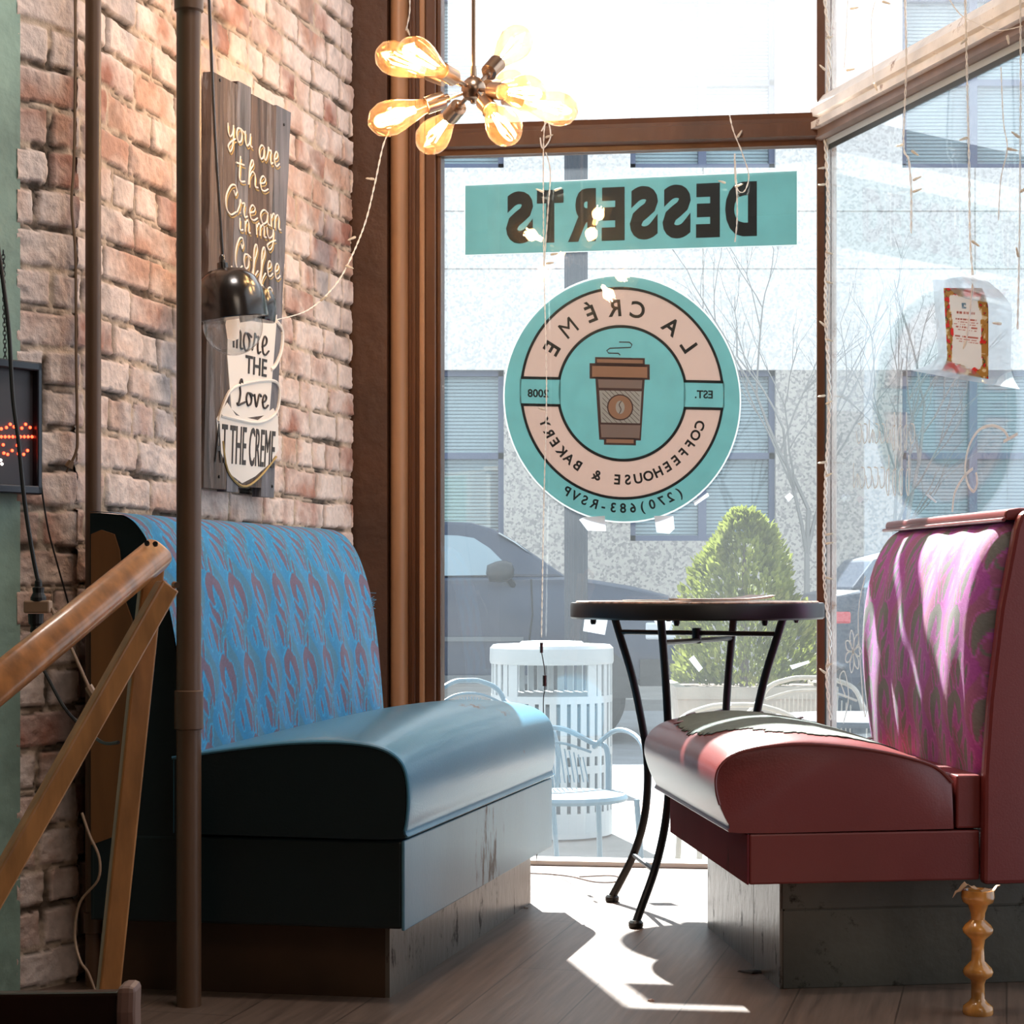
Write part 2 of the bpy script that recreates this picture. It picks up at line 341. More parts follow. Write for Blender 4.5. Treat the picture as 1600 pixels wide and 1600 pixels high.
# brick walls: real relief, colour of bricks and mortar from the bond itself
def brickwork(name, Mf, s0, s1, z0, z1, step, seed, rough_amt=1.0):
    ns_, nz = int((s1-s0)/step)+1, int((z1-z0)/step)+1
    s, z = np.meshgrid(np.linspace(s0, s1, ns_), np.linspace(z0, z1, nz))
    ww = .012*(fbm(s*7, z*7, 3, seed+3)-.5); wz = .014*(fbm(s*6+9, z*6, 3, seed+5)-.5)+.004*np.sin(s*3)
    H, Lb, mo = .076, .215, .0050
    zz = z+wz; row = np.floor(zz/H); head = (row % 6 == 2); Lr = np.where(head, Lb/2, Lb)
    so = s+ww+np.where(row % 2 == 0, 0, Lr/2)+hsh(row, row*0, seed)*.05
    colm = np.floor(so/Lr); fs = so-colm*Lr; fz = zz-row*H
    rj = hsh(row, colm, seed+1); rj2 = hsh(row, colm, seed+2); rj3 = hsh(row, colm, seed+9)
    mm = mo*(1+.7*(fbm(s*25, z*25, 3, seed+8)-.5)*2)
    dist = np.minimum(np.minimum(fs, Lr-fs), np.minimum(fz, H-fz))-mm
    n1 = fbm(s*30, z*30, 4, seed); n2 = fbm(s*9, z*9, 4, seed+31); n3 = fbm(s*110, z*110, 2, seed+77)
    k = np.clip((dist+.004*(fbm(s*40, z*40, 3, seed+91)-.5))/.0045, 0, 1); k = k*k*(3-2*k)
    chip = np.clip((fbm(s*16, z*16, 3, seed+55)-.60)*6, 0, 1)
    gap = (1-k)*np.clip((fbm(s*12, z*12, 3, seed+66)-.52)*8, 0, 1)
    h = k*(.004+.005*(rj-.5))*(1-.5*chip)+.007*(n1-.5)+.004*(n3-.5)-.007*gap
    h = h*rough_amt
    red = np.array([.38, .17, .125]); salmon = np.array([.58, .36, .27]); pale = np.array([.82, .68, .61]); mortar = np.array([.56, .43, .33]); grey = np.array([.33, .31, .32])
    c = red+(salmon-red)*np.clip(rj2*1.5, 0, 1)[..., None]
    wsh = np.clip((n2-.33)*3+rj3*.9-.18, 0, 1)[..., None]; c = c+(pale-c)*wsh*.9
    gy = np.clip((fbm(s*5+4, z*2.5, 3, seed+13)-.60)*5, 0, .7)[..., None]; c = c+(grey-c)*gy
    c = c*(1-chip[..., None]*.25)
    mt = mortar*(.75+.5*n1[..., None]); c = mt+(c-mt)*k[..., None]; c = c*(1-.75*gap[..., None]); c = c*(.85+.3*n3[..., None]); crk = (np.abs(dist-.0005) < .0016) & (fbm(s*20+3, z*20, 3, seed+44) > .45); c[crk] *= .38; h = h-crk*.004
    base = np.array([tuple(Mf(a, 0, 0)) for a in np.linspace(s0, s1, ns_)]); nn = np.array(tuple(Mf(0, 1, 0)-Mf(0, 0, 0)))
    P = base[None, :, :]+h[..., None]*nn; P = P.copy(); P[..., 2] = z
    me = bpy.data.meshes.new(name); V = P.reshape(-1, 3)
    idx = np.arange(ns_*nz).reshape(nz, ns_); q = np.stack([idx[:-1, :-1], idx[:-1, 1:], idx[1:, 1:], idx[1:, :-1]], -1).reshape(-1, 4)
    if name: pass
    me.from_pydata(V.tolist(), [], q.tolist()); me.materials.append(M_BRICK); me.shade_smooth()
    o = bpy.data.objects.new(name, me); C.objects.link(o); setcol(o, np.clip(c, .01, 1)); o['kind'] = 'structure'
    return o
M_BRICK = vmat('old_brick', .85, .5, 160, .2)
bw = brickwork('wall_left', BW, -.02, 1.625, -.10, 3.3, .0045, 3)
bw2 = brickwork('wall_left_return', GW, 0, .15, -.10, 3.3, .0045, 11)
m_green = mat('green_plaster', (.27, .39, .32), .55, var=.25, scale=7, bump=.35, bscale=25, dirt=(.32, .44, .37), dscale=5, damt=.55)
gr = MB().box(.142, 2.6, -.10, .004, 0, 3.3, GW); struct('wall_left_plaster', gr, m_green)
wl = MB(); wl.box(-.02, 1.585, -.15, -.03, -.12, 3.3, BW); wl.box(.0, .2, -.14, -.03, -.12, 3.3, GW)
struct('wall_left_core', wl, m_ceil)
m_dim = mat('dim_wall_paint', (.20, .17, .14), .8)
a = GW(2.6, 0, 0); struct('wall_back', MB().box(-3.0, 2.9, -3.1, -3.0, 0, 3.3), m_dim)
w = MB(); w.box8([(-2.9, -3, 0), (-3.0, -3, 0), (a.x-.1, a.y, 0), (a.x, a.y, 0), (-2.9, -3, 3.3), (-3.0, -3, 3.3), (a.x-.1, a.y, 3.3), (a.x, a.y, 3.3)])
struct('wall_left_rear', w, m_dim)
struct('wall_right', MB().box(2.6, 8.7, -.12, 0, 0, 3.3, RW), m_dim)

# shop-front joinery --------------------------------------------------------
m_brown = mat('brown_gloss_paint', (.095, .033, .010), .38, var=.22, scale=9, bump=.15, bscale=30, stretch=(1, 1, .3))
m_tan = mat('tan_paint', (.34, .17, .08), .45, var=.18, scale=12, stretch=(1, 1, .2), dirt=(.24, .12, .06), dscale=9, damt=.66)
m_plast = mat('brown_plaster', (.062, .022, .007), .6, var=.25, scale=5, bump=.5, bscale=22)
m_pale = mat('flaking_cream_paint', (.62, .52, .44), .5, var=.25, scale=14, dirt=(.33, .17, .09), dscale=8, damt=.56)
TOP = 3.3
S_L, S_R = fh(690, 500)[0], fh(1276, 500)[0]
sA, sB, sC, sD, sE = fh(548, 500)[0], fh(612, 500)[0], fh(640, 500)[0], fh(659, 500)[0], fh(667, 500)[0]
pl = MB()
pts = [(sA-.04, .05), (sA, .055), (sB-.003, .05), (sB, -.1), (sA-.04, -.1)]
pl.loft([[FW(s, d, z) for s, d in pts] for z in np.linspace(0, TOP, 30)])
struct('wall_front_pier', pl, m_plast, smooth=True)
rd = MB(); cs = (sB+sC)/2; rr = (sC-sB)/2
ring = [(cs+rr*math.cos(a), .015+.035*math.sin(a)) for a in np.linspace(0, math.pi, 12)]+[(sB, -.08), (sC, -.08)]
rd.loft([[FW(s, d, z) for s, d in ring] for z in (0, TOP)]); struct('trim_1', rd, m_tan, smooth=True)
r2 = MB(); r2.box(sC, sD, -.07, .02, 0, TOP, FW); r2.box(sC+.01, sD-.012, .02, .027, 0, TOP, FW); struct('trim_2', r2, m_brown, bevel=.003)
r3 = MB(); r3.box(sD, sE, -.07, .04, 0, TOP, FW); struct('trim_3', r3, m_tan, bevel=.004)
r4 = MB(); r4.box(sE, S_L-.012, -.05, .03, 0, TOP, FW); r4.box(S_L-.012, S_L, -.05, .012, 0, TOP, FW); struct('trim_4', r4, m_brown, bevel=.003)
# transom rails: moulded section, with a ledge outside
ZR0, ZR1 = 1.937, 2.027
def rail_prof(z0, z1, out=-.05):
    return [(-.0, z1), (.022, z1-.004), (.03, z1-.02), (.03, z1-.03), (.042, z1-.033), (.042, z0+.02), (.022, z0+.012), (.02, z0), (-.02, z0), (out, z0+.01), (out, z1)]
tf = MB(); tf.loft([[FW(s, d, z) for d, z in rail_prof(ZR0, ZR1)] for s in (S_L-.01, S_R+.03)])
struct('trim_5', tf, m_brown, smooth=True, ang=20)
m_lead = mat('weathered_white_rail_paint', (.82, .78, .74), .45, var=.2, scale=10, dirt=(.28, .17, .12), dscale=10, damt=.6)
def rloft(pr): return MB().loft([[RW(s, d, z) for d, z in pr] for s in (.0, 3.4)])
struct('trim_6', rloft([(-.0145, 1.945), (-.0145, 2.07), (0, 2.072), (.012, 2.066), (.034, 2.035), (.036, 2.010), (.024, 2.006), (.024, 2.000), (.046, 1.992), (.046, 1.974), (.02, 1.972), (.0, 1.945)]), m_lead)
struct('trim_14', rloft([(.003, 1.944), (.003, 1.9735), (.030, 1.9735), (.030, 1.952), (.020, 1.944)]), mat('taupe_rail_paint', (.20, .135, .11), .45, var=.2, scale=10))
struct('trim_15', rloft([(.003, 1.930), (.003, 1.944), (.012, 1.944), (.008, 1.930)]), mat('pale_blue_glazing_bead', (.50, .58, .64), .4))
struct('trim_16', rloft([(.003, 1.917), (.003, 1.930), (.007, 1.930), (.007, 1.917)]).box(.022, .034, .003, .007, .02, 1.93, RW), mat('dark_gasket', (.03, .035, .035), .5))
# corner post
po = MB()
po.box(S_R, S_R+.022, -.04, .03, 0, TOP, FW); po.box(S_R+.020, S_R+.04, -.05, .018, 0, TOP, FW)
struct('trim_7', po, m_brown, bevel=.003)
po = MB(); po.box(.015, .028, -.03, .014, 0, TOP, RW); struct('trim_8', po, m_pale, bevel=.002)
# sill boards and heads
sl = MB(); sl.box(S_L-.02, S_R+.04, -.08, -.02, -.5, .012, FW); sl.box(S_L-.02, S_R+.04, -.06, .015, 0, .014, FW)
struct('trim_9', sl, mat('white_sill_paint', (.72, .70, .66), .4), bevel=.002)
sr = MB(); sr.box(.02, 3.4, -.08, .02, -.5, .014, RW); struct('trim_10', sr, m_brown)
hd = MB(); hd.box(S_L-.02, S_R+.04, -.08, .04, 2.95, TOP, FW); struct('trim_11', hd, m_brown)
hd = MB(); hd.box(.0, 3.4, -.08, .04, 2.95, TOP, RW); struct('trim_12', hd, m_brown)
ms = MB(); ms.box(2.55, 2.65, -.06, .05, 0, TOP, RW); struct('trim_13', ms, m_brown)
m_gl1 = glassy('dusty_window_glass', (.88, .93, .955), .026); m_gl2 = glassy('veiled_window_glass', (.99, .995, 1), .13)  # upper panes: extra dust veil put in to wash the view white
m_gl3 = glassy('dusty_side_glass', (.88, .93, .955), .06, f0=.08)
struct('window_1', MB().box(S_L, S_R, -.003, .003, .014, ZR0, FW), m_gl1)
struct('window_2', MB().box(S_L, S_R, -.003, .003, ZR1, 2.95, FW), m_gl2)
struct('window_3', MB().box(.022, 2.55, -.003, .003, .014, 1.93, RW), m_gl3)
struct('window_4', MB().box(.022, 2.55, -.003, .003, 2.065, 2.95, RW), m_gl2)
light('window_portal', 'AREA', tuple(FW((S_L+S_R)/2, -.12, 1.5)), 1, (1, 1, 1), (1.1, 2.9), tuple(FN)).data.cycles.is_portal = True
light('side_window_portal', 'AREA', tuple(RW(1.3, -.12, 1.5)), 1, (1, 1, 1), (2.5, 2.9), tuple(RN)).data.cycles.is_portal = True

# ---------------------------------------------------------------- booths
def fabric_rgb(u, s, bgc, c1, c2, c3):
    """swirling paisley weave: u along the bench, s up the back (metres)"""
    pu, ps = .118, .165
    out = np.zeros(u.shape+(3,)); out[...] = bgc
    w2 = .5+.5*np.sin(2*np.pi*(u/pu*.5+.35*np.sin(2*np.pi*s/ps)))
    band = np.sin(2*np.pi*(u/pu+.22*np.sin(2*np.pi*s/ps)+.1))
    out[band > .35] = c2
    shapes = [([(.10, .80), (.02, .90), (-.10, .93), (-.20, .85), (-.22, .72), (-.14, .62)], [.03, .07, .10, .11, .09, .04]),
              ([(-.02, .90), (.10, .82), (.18, .70), (.22, .56), (.22, .42)], [.07, .12, .10, .065, .015]),
              ([(-.30, .62), (-.22, .52), (-.10, .44), (-.02, .32)], [.02, .06, .085, .02]),
              ([(-.40, .42), (-.33, .32), (-.28, .20), (-.26, .06)], [.04, .085, .08, .03]),
              ([(.36, .30), (.40, .2), (.44, .08)], [.015, .04, .01]),
              ([(.06, .18), (.02, .08), (.0, -.04)], [.02, .045, .015])]
    def seg(ax, ay, bx, by, ra, rb, X, Y):
        dx, dy = bx-ax, by-ay; t = np.clip(((X-ax)*dx+(Y-ay)*dy)/(dx*dx+dy*dy), 0, 1)
        return np.hypot(X-ax-t*dx, Y-ay-t*dy)-(ra+(rb-ra)*t)
    row = np.floor(s/ps); uu = u/pu+.28*(row % 1); X0 = (uu-np.floor(uu+.5)); Y0 = s/ps-row
    asp = ps/pu
    best = np.full(u.shape, 9.)
    for pts, rs in shapes:
        for ox in (-1, 0, 1):
            for oy in (-1, 0, 1):
                for i in range(len(pts)-1):
                    best = np.minimum(best, seg(pts[i][0]+ox, (pts[i][1]+oy)*asp, pts[i+1][0]+ox, (pts[i+1][1]+oy)*asp, rs[i], rs[i+1], X0, Y0*asp))
    out[(best > .02) & (best < .045)] = c3
    out[best < .0] = c1
    line = np.abs(((u/pu+.16*np.sin(2*np.pi*s/ps+1)+.5) % 1)-.5); out[(line < .022) & (best > .03)] = c1
    weave = .9+.2*rng.random(u.shape); return out*weave[..., None]

def bench_map(A, ud, vd):
    A = Vector((*A, 0)); u_ = Vector((*ud, 0)).normalized(); v_ = Vector((*vd, 0)).normalized()
    return lambda u, v, z: A+u_*u+v_*v+Vector((0, 0, z))
LM = bench_map((-.195, 3.60), (.2425, .970), (-.985, .17)); LL = 1.20
RM = bench_map((.438, 3.665), (-.103, .995), (.99, .14)); RL = .78

m_bv = mat('blue_vinyl', (.07, .235, .36), .30, var=.10, scale=5, bump=.05, bscale=260, dirt=(.20, .12, .09), dscale=26, damt=.66, coat=.15, dpos=tuple(LM(.85, .10, .50)), drad=.34, dgain=.17, stretch=(1, .4, 1))
m_bv2 = mat('blue_vinyl_worn', (.10, .23, .32), .34, var=.12, scale=5, bump=.05, bscale=260, dirt=(.05, .035, .03), dscale=30, damt=.60, stretch=(1, 1, .22), dpos=tuple(LM(.62, 0, .19)), drad=.32, dgain=.19)
m_dv = mat('dark_navy_vinyl', (.006, .016, .020), .38, bump=.05, bscale=200)
m_rv = mat('maroon_vinyl', (.165, .024, .022), .36, var=.08, scale=4, bump=.05, bscale=260, coat=.1)
m_rv2 = mat('dull_maroon_vinyl', (.17, .035, .042), .85, spec=.05, var=.1, scale=6, dirt=(.06, .03, .03), dscale=18, damt=.62, stretch=(1, 1, .3))
m_foam = mat('grey_green_foam', (.13, .16, .14), .85, var=.12, scale=60, bump=.3, bscale=300)
m_kick = mat('worn_kick_laminate', (.13, .11, .09), .30, var=.3, scale=5, bump=.12, bscale=40, dirt=(.04, .03, .025), dscale=22, damt=.56, stretch=(1, 1, .5))
m_kick2 = mat('dark_brown_kick_board', (.065, .032, .016), .5, var=.3, scale=5)
m_kickr = mat('charcoal_kick_laminate', (.075, .068, .052), .42, var=.3, scale=6, bump=.12, bscale=40, dirt=(.03, .025, .02), dscale=16, damt=.6)
m_ply = mat('orange_plywood', (.21, .085, .025), .6, var=.25, scale=6, stretch=(3, 3, .4))
m_seam = mat('seam_thread', (.05, .03, .03), .6)
m_fabric = vmat('woven_booth_fabric', .75, .3, 700, .35, .15)

def cushion(M, prof, L, z_crown, vr, u0=0, nu=40, ends=.018):
    """prof: closed ring (v,z); crown raises the top towards the middle of the bench"""
    us = [u0+L*(.5-.5*math.cos(math.pi*i/nu)) for i in range(nu+1)]; rings = []
    zb = min(z for v, z in prof); zt = max(z for v, z in prof)
    for i, u in enumerate(us):
        k = (u-u0)/L; e = max(0, 1-min(k, 1-k)*L/ends); inset = ends*.5*(1-math.sqrt(max(0, 1-e*e))) if e > 0 else 0
        cr = z_crown*(math.sin(math.pi*min(max(k, 0), 1))**.45 if 0 < k < 1 else 0)
        ring = []
        for v, z in prof:
            t = (z-zb)/(zt-zb); vm = (vr[0]+vr[1])/2
            ring.append(M(u, v+(vm-v)*inset*.6, z+cr*max(0, (t-.55)/.45)*max(0, 1-((v-vm)/(vr[1]-vr[0])*1.6)**2)-(inset*.4 if t > .5 else 0)))
        rings.append(ring)
    return MB().loft(rings)
def smoothprof(p, k=4): return [(q.x, q.y) for q in crom([Vector((a, b, 0)) for a, b in p], k)]

def fabric_back(parent, M, prof, L, cols, nearround=0, n_u=360, step=.0032, u0=0):
    P = np.array(prof); seg = np.hypot(*(P[1:]-P[:-1]).T); cum = np.r_[0, np.cumsum(seg)]; n = int(cum[-1]/step)
    ss = np.linspace(0, cum[-1], n); vv = np.interp(ss, cum, P[:, 0]); zz = np.interp(ss, cum, P[:, 1])
    us = u0+np.r_[np.linspace(0, L, n_u)]
    V = []; vb = P[-1, 0]
    for u in us:
        k = min(u-u0, u0+L-u)/max(nearround, 1e-6) if nearround else 1
        f = math.sqrt(max(0, 1-(1-min(k, 1))**2)) if nearround else 1
        V.append([tuple(M(u, v+(1-f)*nearround*.9+.0025*math.sin(u*40+z*9), z)) for v, z in zip(vv, zz)])
    mb = MB().grid(V); o = obj('fabric_cover', mb, m_fabric, parent, smooth=True, fix=False, ang=80)
    uu, s2 = np.meshgrid(us, ss, indexing='ij'); setcol(o, np.clip(fabric_rgb(uu, s2, *cols), 0, 1))
    return o

# --- blue booth (left)
bb = thing('booth_bench', LM(0, 0, 0), 'blue vinyl booth bench with swirl-patterned back against the brick wall', 'booth')
obj('kick_base', MB().box(.07, LL-.01, .058, .60, 0, .145, LM), m_kick2, bb)
obj('kick_board', MB().box(.072, LL-.01, .05, .058, 0, .145, LM), m_kick, bb, label='worn glossy front kick board')
obj('seat_frame', MB().box(.004, LL, .006, .60, .139, .300, LM), m_dv, bb, bevel=.005)
obj('front_panel', MB().box(.0, LL, 0, .006, .137, .301, LM), m_bv2, bb, bevel=.002, label='scuffed pale blue front panel')
lp = smoothprof([(.44, .306), (.22, .304), (.012, .304), (-.002, .32), (-.008, .37), (-.004, .42), (.012, .45), (.05, .47), (.12, .478), (.22, .475), (.33, .462), (.44, .445)], 4)
lc = obj('seat_cushion', cushion(LM, lp, LL, .028, (0, .44)), m_bv, bb, smooth=True, ang=50)
# near end gusset of dark vinyl and its welt
gs = MB(); gs.loft([[LM(u, v*(1-.02)+.004, .306+(z-.306)*.978) for v, z in lp] for u in (-.004, .01)])
obj('end_gusset', gs, m_dv, bb, label='black end panel of the seat cushion')
wel = MB().tube([LM(-.002, v, z) for v, z in lp[12:]], .0035, 6); obj('welt', wel, m_bv, lc)
bp_prof = smoothprof([(.405, .30), (.408, .40), (.418, .52), (.432, .64), (.452, .75), (.478, .83), (.505, .875), (.535, .896), (.575, .902), (.60, .902)], 4)
core = MB().loft([[LM(u, v, z) for v, z in [(v+.004, z-.003) for v, z in bp_prof]+[(.602, .14), (.42, .14)]] for u in (.006, LL-.004)])
obj('back_core', core, m_dv, bb)
blue_cols = ([.010, .25, .52], [.16, .11, .18], [.05, .22, .36], [.02, .36, .66])
fabric_back(bb, LM, bp_prof, LL, blue_cols)
# black wrap on the near end, torn open over the plywood
ply = MB().prism([(.545, .30), (.60, .28), (.60, .86), (.58, .868), (.555, .86), (.545, .83), (.535, .74), (.52, .70), (.525, .6), (.51, .55), (.515, .50), (.505, .42), (.51, .36)], lambda x, d, y: LM(d, x, y), .001, .006)
obj('torn_end_plywood', ply, m_ply, bb, label='bare orange plywood where the end cover is torn')
# loose threads on the far edge
th = MB()
for i in range(14):
    z = .70+random.random()*.05; th.tube([LM(LL-.010, .462, z), LM(LL-.004, .450-random.random()*.006, z-.004), LM(LL-.002, .440-random.random()*.008, z+random.uniform(-.012, .012))], .0006, 4)
obj('frayed_threads', th, mat('blue_thread', (.1, .35, .55), .8), bb)
scr = MB()

# --- maroon booth (right)
rb = thing('booth_bench', RM(0, 0, 0), 'maroon vinyl booth bench with torn seat and pink patterned back by the side window', 'booth')
kb = MB(); kb.box(.08, RL-.02, .084, .9, 0, .148, RM); kb.box(.078, RL-.02, .082, .9, .151, .211, RM); kb.box(.082, RL-.03, .087, .9, .147, .152, RM)
obj('kick_base', kb, m_kickr, rb, bevel=.0015)
obj('kick_board', MB().box(.082, .30, .078, .084, 0, .211, RM).box(.303, RL-.02, .078, .084, 0, .211, RM), m_kick, rb)
obj('seat_frame', MB().box(0, RL, 0, .445, .211, .305, RM), m_rv, rb, bevel=.004)
rpf = smoothprof([(.395, .308), (.2, .307), (-.02, .307), (-.038, .322), (-.056, .36), (-.064, .40), (-.055, .432), (-.02, .456), (.05, .468), (.12, .470), (.22, .460), (.30, .444), (.36, .424), (.392, .395)], 4)
rc = obj('seat_cushion', cushion(RM, rpf, RL, .026, (-.06, .395)), m_rv, rb, smooth=True, ang=50)
obj('welt', MB().tube([RM(-.001, v, z) for v, z in rpf[16:]], .0028, 6), m_rv, rc)
obj('front_panel', MB().box(0, RL, -.004, .0, .211, .304, RM), m_rv2, rb, bevel=.0015)
obj('filler_block', MB().box(.002, RL, .40, .45, .308, .408, RM), m_rv, rb, bevel=.004)
# exposed foam: a patch that follows the top of the cushion
def rtop(u, v):
    pv = [p[0] for p in rpf[16:]]; pz = [p[1] for p in rpf[16:]]
    z = np.interp(v, pv, pz); k = u/RL; cr = .026*max(math.sin(math.pi*min(max(k, 0.001), .999)), 0)**.45
    t = (z-.307)/(.470-.307); vm = .1675
    return z+cr*max(0, (t-.55)/.45)*max(0, 1-((v-vm)/.455*1.6)**2)
tear = [(.40, -.035), (.55, -.03), (.70, .0), (.755, .06), (.76, .18), (.66, .20), (.60, .24), (.46, .25), (.34, .325), (.16, .335), (.07, .25), (.055, .14), (.09, .07), (.2, .035), (.27, -.02)]
def inpoly(x, y, P):
    c = False; j = len(P)-1
    for i in range(len(P)):
        if (P[i][1] > y) != (P[j][1] > y) and x < (P[j][0]-P[i][0])*(y-P[i][1])/(P[j][1]-P[i][1])+P[i][0]: c = not c
        j = i
    return c
fm = MB(); nu_, nv_ = 150, 100; keep = {}
for i in range(nu_):
    for j in range(nv_):
        u = .03+.74*i/nu_; v = -.05+.41*j/nv_
        jit = (.014*(vnoise(np.array(u*70), np.array(v*70), 3)-.5)+.010*(vnoise(np.array(u*200), np.array(v*200), 5)-.5))
        if inpoly(u+float(jit), v+float(jit)*.8, tear): keep[(i, j)] = (u, v)
vid = {}
def gv(i, j):
    if (i, j) not in vid:
        u = .03+.74*i/nu_; v = -.05+.41*j/nv_; vid[(i, j)] = len(fm.v)
        fm.v.append(tuple(RM(u, v, rtop(u, v)+.0006+.0015*math.exp(-((v-.14+.25*(u-.3))/.012)**2))))
    return vid[(i, j)]
for (i, j) in keep: fm.f.append((gv(i, j), gv(i+1, j), gv(i+1, j+1), gv(i, j+1)))
fo = obj('exposed_foam', fm, m_foam, rb, smooth=True, fix=False, label='grey foam showing through the ripped seat'); fo.modifiers.new('s', 'SOLIDIFY').thickness = .0016
for (u, v, a) in [(.745, .19, .3), (.76, .10, 0), (.62, .25, .5), (.36, .33, .4), (.72, .03, -.4), (.6, -.02, -.6)]:
    z = rtop(u, v); P = [RM(u-.012, v-.012, z), RM(u+.012, v-.006, z+.001), RM(u+.008, v+.012, z+.006), RM(u-.009, v+.011, z+.005)]
    obj('torn_flap', MB().add(P+[p+Vector((0, 0, .002)) for p in P], [(0, 1, 2, 3), (4, 7, 6, 5), (0, 4, 5, 1), (1, 5, 6, 2), (2, 6, 7, 3), (3, 7, 4, 0)]), m_rv, rb)
# back
pp = smoothprof([(.450, .40), (.440, .47), (.432, .55), (.430, .64), (.438, .73), (.458, .81), (.488, .865), (.518, .888)], 5)
pink_cols = ([.42, .085, .42], [.19, .20, .20], [.36, .12, .26], [.52, .15, .52])
cr_ = MB().loft([[RM(u, v+.05, z) for v, z in [(v+.012, z) for v, z in pp]+[(.92, .888), (.92, .22), (.46, .22)]] for u in (.012, RL)])
obj('back_core', cr_, m_rv, rb)
fabric_back(rb, RM, pp, RL-.008, pink_cols, nearround=.055, n_u=250, u0=.006)
sp = MB(); edge = [(.445, .205), (.447, .41), (.457, .55), (.478, .72), (.508, .87), (.518, .898), (.535, .908)]+[(1.2, .908), (1.2, .205)]
sp.prism(edge, lambda x, d, y: RM(d, x, y), -.022, .006)
obj('side_panel', sp, m_rv, rb, bevel=.008, label='plain maroon end panel of the back')
obj('top_roll', MB().loft([[RM(u, .50+.42*t_+0, .888+h) for t_, h in [(0, 0), (-.01, .008), (0, .019), (.06, .023), (1, .023), (1, 0)]] for u in (.006, RL+.006)]), m_rv, rb, bevel=.004)
obj('welt', MB().tube([RM(.006, .494, .888), RM(RL+.006, .494, .888)], .004, 8), m_rv, rb)

# ---------------------------------------------------------------- bistro table
m_iron = mat('black_iron', (.012, .011, .011), .38, metal=.3, spec=.5)
m_top = mat('mosaic_table_top', (.35, .20, .13), .25, var=.6, scale=55, dirt=(.6, .55, .5), dscale=30, damt=.6)
TC = Vector((.430, 4.62)); TZ = .724
tb = thing('bistro_table', (TC.x, TC.y, 0), 'round bistro table with black iron rim and curved legs', 'table')
c3 = (TC.x, TC.y, 0)
obj('rim', MB().lathe([(.270, TZ-.002), (.292, TZ-.001), (.2945, TZ-.006), (.2945, TZ-.034), (.291, TZ-.038), (.283, TZ-.038), (.283, TZ-.008), (.270, TZ-.008)], c3, n=72), m_iron, tb, smooth=True)
obj('table_top', MB().lathe([(0, TZ-.012), (.282, TZ-.012), (.282, TZ+.001), (.279, TZ+.003), (0, TZ+.003)], c3, n=72), m_top, tb, smooth=True, label='speckled stone top')
angs_t = [150, 243, 330, 60]; angs_b = [139, 232, 322, 52]
legp = []
for at, ab in zip(angs_t, angs_b):
    pts = []
    for z, r, k in [(TZ-.036, .215, 0), (.64, .200, .05), (.55, .172, .2), (.45, .150, .35), (.36, .136, .5), (.28, .136, .6), (.20, .150, .75), (.12, .182, .88), (.05, .225, .97), (.012, .250, 1)]:
        a_ = math.radians(at+(ab-at)*k); pts.append(Vector((TC.x+r*math.cos(a_), TC.y+r*math.sin(a_), z)))
    legp.append(pts); lg = obj('leg', MB().tube(pts, .0095, 10, smooth=5), m_iron, tb, smooth=True, ang=60)
    e = pts[-1]; obj('foot_cap', MB().lathe([(0, 0), (.015, 0), (.0165, .004), (.0165, .012), (.012, .017), (0, .017)], (e.x, e.y, 0), n=16), m_iron, lg, smooth=True)
st_ = MB()
for i, j in ((0, 2), (1, 3)):
    p, q = legp[i][1].copy(), legp[j][1].copy(); p.z = q.z = .652 if i == 0 else .635; st_.tube([p, q], .006, 8)
st_.lathe([(0, .628), (.011, .628), (.011, .664), (0, .664)], c3, n=12)
obj('top_stretcher', st_, m_iron, tb, smooth=True)
for i, j in ((0, 1), (2, 3)): obj('lower_stretcher', MB().tube([legp[i][7], legp[j][7]], .006, 8), m_iron, tb, smooth=True)
for a_ in (200, 255, 20, 100, 300): obj('bolt', MB().lathe([(0, TZ-.05), (.005, TZ-.05), (.007, TZ-.045), (.007, TZ-.038), (0, TZ-.038)], (TC.x+.26*math.cos(math.radians(a_)), TC.y+.26*math.sin(math.radians(a_)), 0), n=8), m_iron, tb)
# reading matter
m_paper = mat('paper', (.75, .73, .70), .6, trans=.25); m_cover = mat('magazine_cover', (.30, .20, .17), .4, var=.5, scale=30)
mg = thing('magazine', (.45, 4.55, TZ+.004), 'thin curled brown magazine lying on the bistro table', 'magazine')
def sheet(x0, x1, y0, y1, z, th, ang, lift, cx, cy):
    P = []
    for i in range(13):
        a = x0+(x1-x0)*i/12; P.append([])
        for b_ in (y0, (y0+y1)/2, y1):
            zz = z+lift*max(0, (i-7)/5)**2; P[-1].append((cx+a*math.cos(ang)-b_*math.sin(ang), cy+a*math.sin(ang)+b_*math.cos(ang), zz))
    mb = MB(); mb.grid(P); n = len(mb.v); top = [(x, y, q+th) for x, y, q in mb.v]; mb.add(top, [tuple(i for i in f[::-1]) for f in list(mb.f)])
    w_ = 3
    for i in range(12):
        for j in (0, 2): a = i*w_+j; mb.f.append((a, a+w_, a+w_+n, a+n))
    for i in (0, 12):
        for j in (0, 1): a = i*w_+j; mb.f.append((a, a+1, a+1+n, a+n))
    return mb
obj('pages', sheet(-.1, .1, -.07, .07, TZ+.0045, .003, .3, .008, .48, 4.56), m_paper, mg); obj('cover', sheet(-.102, .104, -.072, .072, TZ+.008, .001, .3, .008, .48, 4.56), m_cover, mg)
tag(obj('paper_sheet', sheet(-.06, .05, -.05, .05, TZ+.0045, .001, -.2, .0, .325, 4.64), m_paper), 'loose white paper sheet on the table left of the magazine', 'paper')

